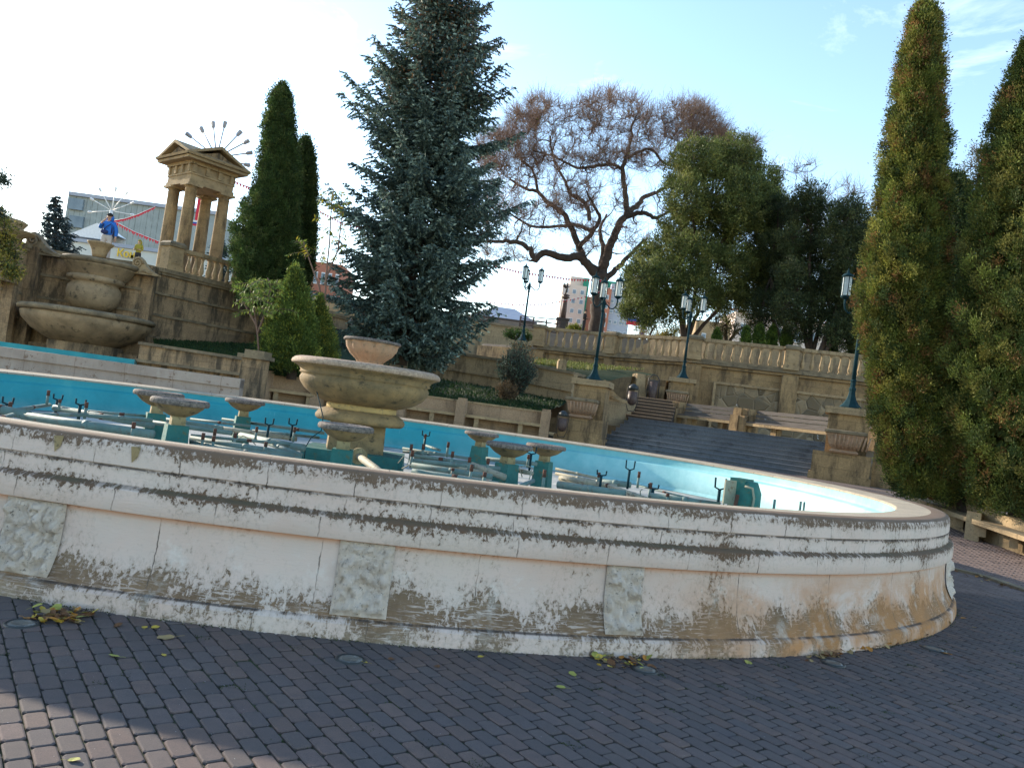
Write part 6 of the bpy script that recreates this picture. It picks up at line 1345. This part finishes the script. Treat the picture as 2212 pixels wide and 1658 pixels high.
# ---------- the big bare tree: limbs, then branches that reach out to points in the crown
def zp(x, y): return (1014+x*.3613, 138+y*.3613)
BD = 60
def bare_tree(label, D, limbs, targets, loc, twn=13, rad=.46, leaves_n=0, tw=1.0):
    t = thing('bare_tree', label, 'tree', loc); segs = []; nodes = []; nr = []; LB = MB()
    for li, (pts, r0, r1, dy0, dy1) in enumerate(limbs):
        n = len(pts); P_ = [Vector(W(*pts[i], D+dy0+(dy1-dy0)*i/(n-1))) for i in range(n)]
        Q_ = [];  PP = [P_[0]*2-P_[1]]+P_+[P_[-1]*2-P_[-2]]
        for i in range(1, n):
            for k in range(5):
                f = k/5; a, b, c, d = PP[i-1], PP[i], PP[i+1], PP[i+2]; Q_.append(.5*((2*b)+(c-a)*f+(2*a-5*b+4*c-d)*f*f+(3*b-a-3*c+d)*f**3)+Vector(RNG.normal(0, .05*r0/.4, 3)))
        Q_.append(P_[-1]); m = len(Q_); LB.tube(Q_, [r0+(r1-r0)*i/(m-1) for i in range(m)], 9)
        for i in range(m-1):
            ra = r0+(r1-r0)*i/(m-1); rb = r0+(r1-r0)*(i+1)/(m-1); segs.append((np.array(Q_[i]), np.array(Q_[i+1]), ra, rb))
            if li > 0 and i > 1: nodes.append(np.array(Q_[i])); nr.append(rb)
    LB.build('limbs', 'bark', t); segs = []; NP = [q for q in nodes]; NR = list(nr); cx_ = np.mean(nodes, 0)
    targets = sorted(targets, key=lambda q: min(np.linalg.norm(q-n_) for n_ in nodes[::3]))
    tips = []
    for q in targets:
        arr = np.array(NP); dd = np.linalg.norm(arr-q, axis=1)+.25*np.maximum(0, arr[:, 2]-q[2]); i = int(dd.argmin()); p = arr[i]; r = min(NR[i]*.65, .08); L = np.linalg.norm(q-p)
        if L < .15: continue
        n = max(3, int(L/.45)); side = RNG.normal(0, 1, 3); side -= side.dot((q-p)/L)*(q-p)/L; side *= .10*L/np.linalg.norm(side); prev = p
        for k in range(1, n+1):
            f = k/n; c = p+(q-p)*f+side*sin(PI*f)*1.2+np.array([0, 0, -.06*L*sin(PI*f)])+RNG.normal(0, .045, 3); rr = r*(1-.75*f)+.010
            segs.append((prev, c, r*(1-.75*(k-1)/n)+.010, rr)); NP.append(c); NR.append(rr); prev = c
            for _ in range(2): tips.append((c, (q-p)/L, f))
        tips.append((q, (q-p)/L, 1.0)); tips.append((q, (q-p)/L, 1.0))
    seg_mesh('branches', segs, 'bark', t, 5); segs = []
    for c, d, f in tips:
        for j in range(RNG.integers(1, 4) if twn > 10 else 1):
            e = d*.6+RNG.normal(0, .65, 3); e[2] += .35; e /= np.linalg.norm(e); L = RNG.uniform(.5, 1.5)*tw; p = c; r = .0145
            m = 4
            for k in range(m):
                e = e+RNG.normal(0, .22, 3); e[2] += .10; e /= np.linalg.norm(e); q = p+e*L/m; segs.append((p, q, r, r*.78)); 
                if k > 0 and RNG.random() < .8:
                    g = e+RNG.normal(0, .6, 3); g /= np.linalg.norm(g); q2 = p+g*L*.32*RNG.uniform(.5, 1.2); segs.append((p, q2, r*.7, r*.45)); 
                    g2 = g+RNG.normal(0, .4, 3); g2[2] += .2; g2 /= np.linalg.norm(g2); segs.append((q2, q2+g2*L*.2, r*.5, r*.35))
                p = q; r *= .8
    seg_mesh('twigs', segs, 'twig', t, 3)
    if leaves_n:
        ii = RNG.integers(len(tips), size=leaves_n); P_ = np.array([tips[i][0] for i in ii])+RNG.normal(0, .3, (leaves_n, 3)); v, tt_ = leaves(P_, RNG.normal(0, 1, (leaves_n, 3)), .14, .09, cols_mix(leaves_n, ((.16,.17,.03), (.10,.12,.03)))); soup('leaves', v, 4, 'leaf', tt_, t)
    return len(segs)
zs_ = lambda L: [zp(*p) for p in L]
limbs = [(zs_([(755, 1680), (762, 1500), (775, 1380), (790, 1250)]), .52, .40, 0, 0),
    (zs_([(775, 1270), (700, 1190), (650, 1150), (560, 1160), (440, 1130), (390, 1170), (360, 1110), (300, 1070), (200, 1060), (80, 1060), (20, 1090)]), .30, .07, 0, -3),
    (zs_([(770, 1240), (690, 1180), (650, 1080), (610, 980), (560, 890), (480, 840), (410, 770), (330, 740), (240, 690)]), .26, .07, 0, 2),
    (zs_([(660, 1090), (740, 1000), (780, 920), (740, 840), (700, 760)]), .16, .06, 0, -2),
    (zs_([(790, 1260), (820, 1150), (850, 1060), (900, 950), (940, 890), (930, 780), (920, 620), (950, 520), (970, 400), (1000, 300)]), .32, .05, 0, 0),
    (zs_([(935, 900), (1010, 840), (1040, 800), (1120, 765), (1180, 730), (1260, 640), (1330, 520)]), .19, .05, 0, 3),
    (zs_([(940, 910), (1040, 890), (1110, 920), (1160, 900), (1250, 850)]), .17, .06, 0, -2),
    (zs_([(740, 1000), (620, 960), (540, 970), (370, 970), (250, 900), (130, 860)]), .13, .05, 0, 2),
    (zs_([(720, 930), (690, 830), (610, 780), (560, 680), (500, 560), (480, 430)]), .14, .05, 0, 3),
    (zs_([(915, 630), (850, 600), (760, 610), (640, 620), (520, 560), (380, 520)]), .12, .05, 0, -2),
    (zs_([(775, 1330), (840, 1260), (900, 1210), (960, 1140), (1050, 1050)]), .22, .1, 0, 0),
    (zs_([(945, 560), (1080, 510), (1180, 600), (1250, 480), (1400, 420)]), .10, .04, 0, 1),
    (zs_([(410, 770), (380, 640), (300, 560), (250, 430)]), .10, .04, 2, 4), (zs_([(780, 1260), (800, 1100), (780, 1000), (820, 900)]), .2, .07, 0, 3)]
limbs = [(p, a*1.22, b*1.15, c, d) for p, a, b, c, d in limbs]
tg = []
def tgt(n, x0, x1, y0, y1, dep):
    c = 0
    while c < n:
        x = RNG.uniform(x0, x1); y = RNG.uniform(y0, y1)
        u = (x-850)/830; lim = 195+280*abs((x-850)/870)**2.4+45*sin(x*.013)
        if y < lim: continue
        tg.append(np.array(W(*zp(x, y), BD+RNG.normal(0, dep)))); c += 1
tgt(560, 40, 1670, 110, 640, 3.0); tgt(110, 1280, 1720, 230, 520, 2); tgt(60, 40, 420, 300, 620, 3); tgt(150, 60, 760, 600, 1000, 3); tgt(70, 500, 1200, 700, 1150, 2.5); tgt(30, 60, 420, 1000, 1180, 2)
print('bare', bare_tree('huge leafless old tree with crooked dark limbs in the middle distance', BD, limbs, tg, tuple(W(1287, 745, BD)), leaves_n=900))
# smaller leafless tree tops behind the junipers
def small_bare(label, D, base, boxp, n):
    tg2 = [np.array(W(RNG.uniform(boxp[0], boxp[1]), RNG.uniform(boxp[2], boxp[3]), D+RNG.normal(0, 1.5))) for _ in range(n)]; bx0, by0 = base; mx = (boxp[0]+boxp[1])/2
    lm = [([base, ((bx0+mx)/2, (by0+boxp[3])/2), (mx, boxp[3])], .2, .08, 0, 0), ([((bx0+mx)/2, (by0+boxp[3])/2), (mx-20, boxp[3]-20), (boxp[0]+15, boxp[2]+50)], .1, .03, 0, 1), ([((bx0+mx)/2, (by0+boxp[3])/2), (mx+10, boxp[3]-30), (boxp[1]-15, boxp[2]+40)], .1, .03, 0, -1)]
    bare_tree(label, D, lm, tg2, tuple(W(*base, D)), 8, tw=.9)
small_bare('leafless tree top behind the right side of the big juniper', 58, (1690, 700), (1650, 1770, 350, 520), 70)
small_bare('leafless tree top between the two dark junipers', 57, (1810, 700), (1770, 1880, 395, 500), 40)
small_bare('distant reddish bare trees behind the flag board', 75, (1390, 745), (1370, 1440, 700, 735), 40)
# ---------- young tree-of-heaven with feathery leaves, and a slim yellowing sapling
def feather(label, stems, fronds, D, cols, name, loc):
    t = thing(name, label, 'plant', loc); segs = []; P_ = []; A_ = []
    for s_ in stems:
        Q_ = [np.array(W(x, y, D)) for x, y in s_]
        for i in range(len(Q_)-1): segs.append((Q_[i], Q_[i+1], .03*(1-i/len(Q_))+.01, .03*(1-(i+1)/len(Q_))+.008))
    for (x0, y0, x1, y1, nl) in fronds:
        a = np.array(W(x0, y0, D+RNG.normal(0, .3))); b = np.array(W(x1, y1, D+RNG.normal(0, .6))); d = b-a; L = np.linalg.norm(d); s_ = np.cross(d/L, [0, 1, 0]); prev = a
        for k in range(nl):
            f = (k+1)/nl; c = a+d*f+np.array([0, 0, -.25*L*f*f+.18*L*f]); segs.append((prev, c, .008, .006)); prev = c
            for sg in (-1, 1): dr = d/L*.5+s_*sg*1.0+np.array([0, RNG.normal(0, .3), -.25]); dr /= np.linalg.norm(dr); P_.append(c+dr*.09); A_.append(dr)
    P_ = np.array(P_); n = len(P_); v, tt_ = leaves(P_, np.array(A_), .19, .055, cols_mix(n, cols)*RNG.uniform(.8, 1.2, (n, 1))); soup('leaves', v, 4, 'leaf', tt_, t); seg_mesh('stems', segs, 'twig', t, 5)
fr = []
for i in range(46):
    a = RNG.uniform(-.2, PI+.2); r = RNG.uniform(22, 58); x = RNG.uniform(530, 590); y = RNG.uniform(605, 675); fr.append((x, y, x+cos(a)*r*1.1, y-sin(a)*r*.45+6, 9))
feather('young tree of heaven with feathery pale green leaves before the dark thuja', [[(560, 775), (556, 720), (548, 660), (540, 625)], [(556, 720), (574, 670), (585, 620), (578, 600)], [(553, 700), (535, 670), (520, 640)]], fr, 26, ((.14,.20,.04), (.22,.26,.06), (.09,.14,.03)), 'feathery_sapling', tuple(W(560, 775, 26)))
fr = []
for i in range(34):
    x = RNG.uniform(690, 745); y = RNG.uniform(410, 560); a = RNG.uniform(0, 2*PI); fr.append((x, y, x+cos(a)*14, y-sin(a)*10, 4))
fr += [(672, 555, 640, 515, 9), (660, 560, 655, 515, 9), (664, 550, 625, 545, 8), (690, 500, 700, 455, 7)]
feather('slim sapling with yellowing leaves between the thuja and the spruce', [[(700, 700), (690, 620), (668, 560), (655, 520)], [(700, 700), (704, 600), (712, 520), (716, 440), (722, 405)], [(704, 600), (730, 540), (738, 470)]], fr, 27.5, ((.30,.26,.03), (.12,.16,.03), (.08,.12,.03)), 'yellow_sapling', tuple(W(700, 700, 27.5)))

# ================================================================== FOREGROUND SMALL THINGS
def ground_light(label, px, py, r=.075):
    p = Gp(px, py); t = thing('ground_light', label, 'ground lamp', (p.x, p.y, gz(p.x, p.y)), 0, 'round ground lamps set in the paving'); mb = MB(); mb.lathe((p.x, p.y, p.z-.01), [(r*1.12, 0), (r*1.15, .014), (r*1.0, .020), (r*.92, .016)], 28, cap=False); mb.build('ring', 'lamp_dk', t)
    mb = MB(); mb.lathe((p.x, p.y, p.z-.01), [(r*.93, .0), (r*.93, .015), (r*.6, .022), (r*.55, .019), (r*.1, .021)], 28); mb.build('lens', 'glasslens', t)
M['glasslens'] = noisy('cloudy_lamp_glass', (.13,.13,.12), (.07,.075,.07), 9, .3, c3=(.25,.25,.23), bump=.05)
for a in ((47, 1347, 'round glass ground lamp beside the leaf pile at the left end'), (757, 1424, 'round glass ground lamp set alone below the rough stone block'), (1393, 1446, 'round glass ground lamp almost buried under leaves in the middle'), (1799, 1432, 'round glass ground lamp below the rust stained wall'), (2016, 1401, 'round glass ground lamp with one orange leaf beside it at the right')): ground_light(a[2], a[0], a[1], .082 if a[0] < 1900 else .095)
def leaf_proto(kind):
    mb = MB(); n = 11; vs = [(0, 0, .006)]
    for i in range(n):
        a = 2*PI*i/n; r = .5*(1+.35*cos(a))*(1-.12*(i % 2)); vs.append((cos(a)*r, sin(a)*r*.72, .03+.12*abs(sin(a*1.0))*r+(.08 if kind and cos(a) > .5 else 0)))
    mb.add(vs, [(0, 1+i, 1+(i+1) % n) for i in range(n)]); mb.tube([(-.3, 0, .02), (-.62, .03, .05), (-.85, .0, .02)], .012, 4); return mb
LM = [noisy('yellow_leaf', (.55,.40,.05), (.42,.30,.06), 30, .7), noisy('brown_leaf', (.16,.075,.03), (.10,.05,.025), 30, .8), noisy('green_yellow_leaf', (.25,.27,.06), (.36,.33,.08), 30, .7), noisy('tan_leaf', (.34,.25,.11), (.25,.18,.09), 30, .8), noisy('orange_leaf', (.45,.20,.03), (.35,.15,.03), 30, .7)]
LP = []
for k in range(2):
    for m in LM: o = leaf_proto(k).build('fallen_leaf', m); LP.append(o.data); bpy.data.objects.remove(o)
cn_ = ['yellow', 'brown', 'green yellow', 'tan', 'orange']
def leaf(px, py, size, ci, label, grp, lift=0):
    p = Gp(px, py); o = bpy.data.objects.new('fallen_leaf', LP[ci+5*random.randrange(2)]); C.objects.link(o); o.location = (p.x, p.y, gz(p.x, p.y)+.002+lift); o.scale = (size,)*3
    o.rotation_euler = (random.uniform(-.5, .5)*(1 if lift else .3), random.uniform(-.5, .5)*(1 if lift else .3), random.uniform(0, 6.28)); tag(o, label, 'leaf', grp)
singles = [(250, 1418, .06, 2, 'pale green yellow leaf lying alone left of centre'), (353, 1414, .04, 0, 'small bright yellow leaf alone on the pavers at the left'), (365, 1378, .10, 3, 'largest tan leaf near the wall foot at the left'), (253, 1352, .06, 1, 'brown and yellow curled leaf just under the wall'), (312, 1356, .05, 0, 'small yellow leaf left of the large tan one'), (333, 1356, .06, 0, 'pointed yellow leaf against the wall left of the large tan one'), (790, 1431, .04, 0, 'tiny yellow leaf right of the lone ground lamp'), (847, 1423, .05, 1, 'dull brown leaf right of the lone ground lamp'), (945, 1440, .05, 1, 'reddish brown leaf alone below the middle of the wall'),
    (1238, 1458, .07, 2, 'curled yellow green leaf left of the middle pile'), (1215, 1485, .06, 2, 'wilted green sprig leaf below the middle pile'), (1616, 1430, .08, 2, 'pale leaf alone right of the middle pile'), (2040, 1411, .10, 4, 'orange leaf beside the right ground lamp'), (155, 1622+20, .05, 2, 'cream leaf on the sunlit pavers at the lower left'), (2105, 1390-35, .06, 3, 'tan leaf out on the dark pavers at the right'), (1880, 1440-45, .07, 1, 'brown curled leaf at the wall foot near the rust stain'), (2080, 1335, .07, 4, 'orange brown leaf right of the basin end'), (60, 1345-8, .09, 4, 'orange leaf leaning by the leftmost ground lamp'), (1040, 1418, .05, 0, 'yellow leaf touching the wall foot at the centre'), (1975, 1378, .06, 3, 'pale tan leaf between the last two ground lamps')]
for a in singles: leaf(*a, None)
random.seed(11)
for (x0, x1, y0, y1, n, lab) in ((62, 215, 1318, 1346, 60, 'pile at the left ground lamp'), (1245, 1440, 1408, 1447, 62, 'pile in front of the wall centre'), (1740, 1900, 1396, 1426, 34, 'scatter under the rust stain'), (2050, 2212, 1232, 1275, 34, 'line along the kerb at the right'), (1900, 2060, 1352, 1400, 16, 'scatter near the right basin end')):
    for i in range(n):
        f = random.random(); x = x0+(x1-x0)*(.5+.5*(random.random()+random.random()-1)) if n > 40 else random.uniform(x0, x1); y = random.uniform(y0, y1) if n > 40 else y0+(y1-y0)*((x-x0)/(x1-x0))*(1 if x0 > 2040 else -1 if x0 > 1700 else 0)+(0 if x0 > 2040 else (y1-y0))+random.uniform(-5, 5)
        c = random.choice([0, 1, 1, 1, 3, 2, 4, 0] if n > 40 else [1, 1, 3, 3, 4]); leaf(x, y, random.uniform(.035, .075), c, cn_[c]+' fallen leaf in the '+lab, cn_[c]+' leaves in the '+lab, random.uniform(0, .025))
# moss and small weeds along the foot of the basin wall and in paver joints
P_ = []; Cx = []
for i in range(4200):
    k = RNG.integers(NB); 
    if OUT[k].y > 12: continue
    f = RNG.random(); p = OUT[k].lerp(OUT[(k+1) % NB], f)+ON[k]*(.17+abs(RNG.normal(0, .022))); 
    if sin(k*.9)+sin(k*.37+1) < -.3: continue
    P_.append((p.x, p.y, .006)); Cx.append(1)
for i in range(150):
    x = RNG.uniform(-4, 5); y = RNG.uniform(3.0, 7.5)
    if inside_basin(x, y, .3): continue
    for j in range(36): P_.append((x+RNG.normal(0, .035), y+RNG.normal(0, .022), -.002))
P_ = np.array(P_); n = len(P_); A = np.stack([RNG.normal(0, .7, n), RNG.normal(0, .7, n), np.ones(n)*.7], 1); v, tt_ = leaves(P_, A, RNG.uniform(.006, .022, n), .007, cols_mix(n, ((.03,.05,.012), (.05,.075,.015), (.02,.03,.012)))); tag(soup('moss', v, 4, 'leaf', tt_), 'moss and tiny weeds at the wall foot and in the joints', 'moss', kind='stuff')
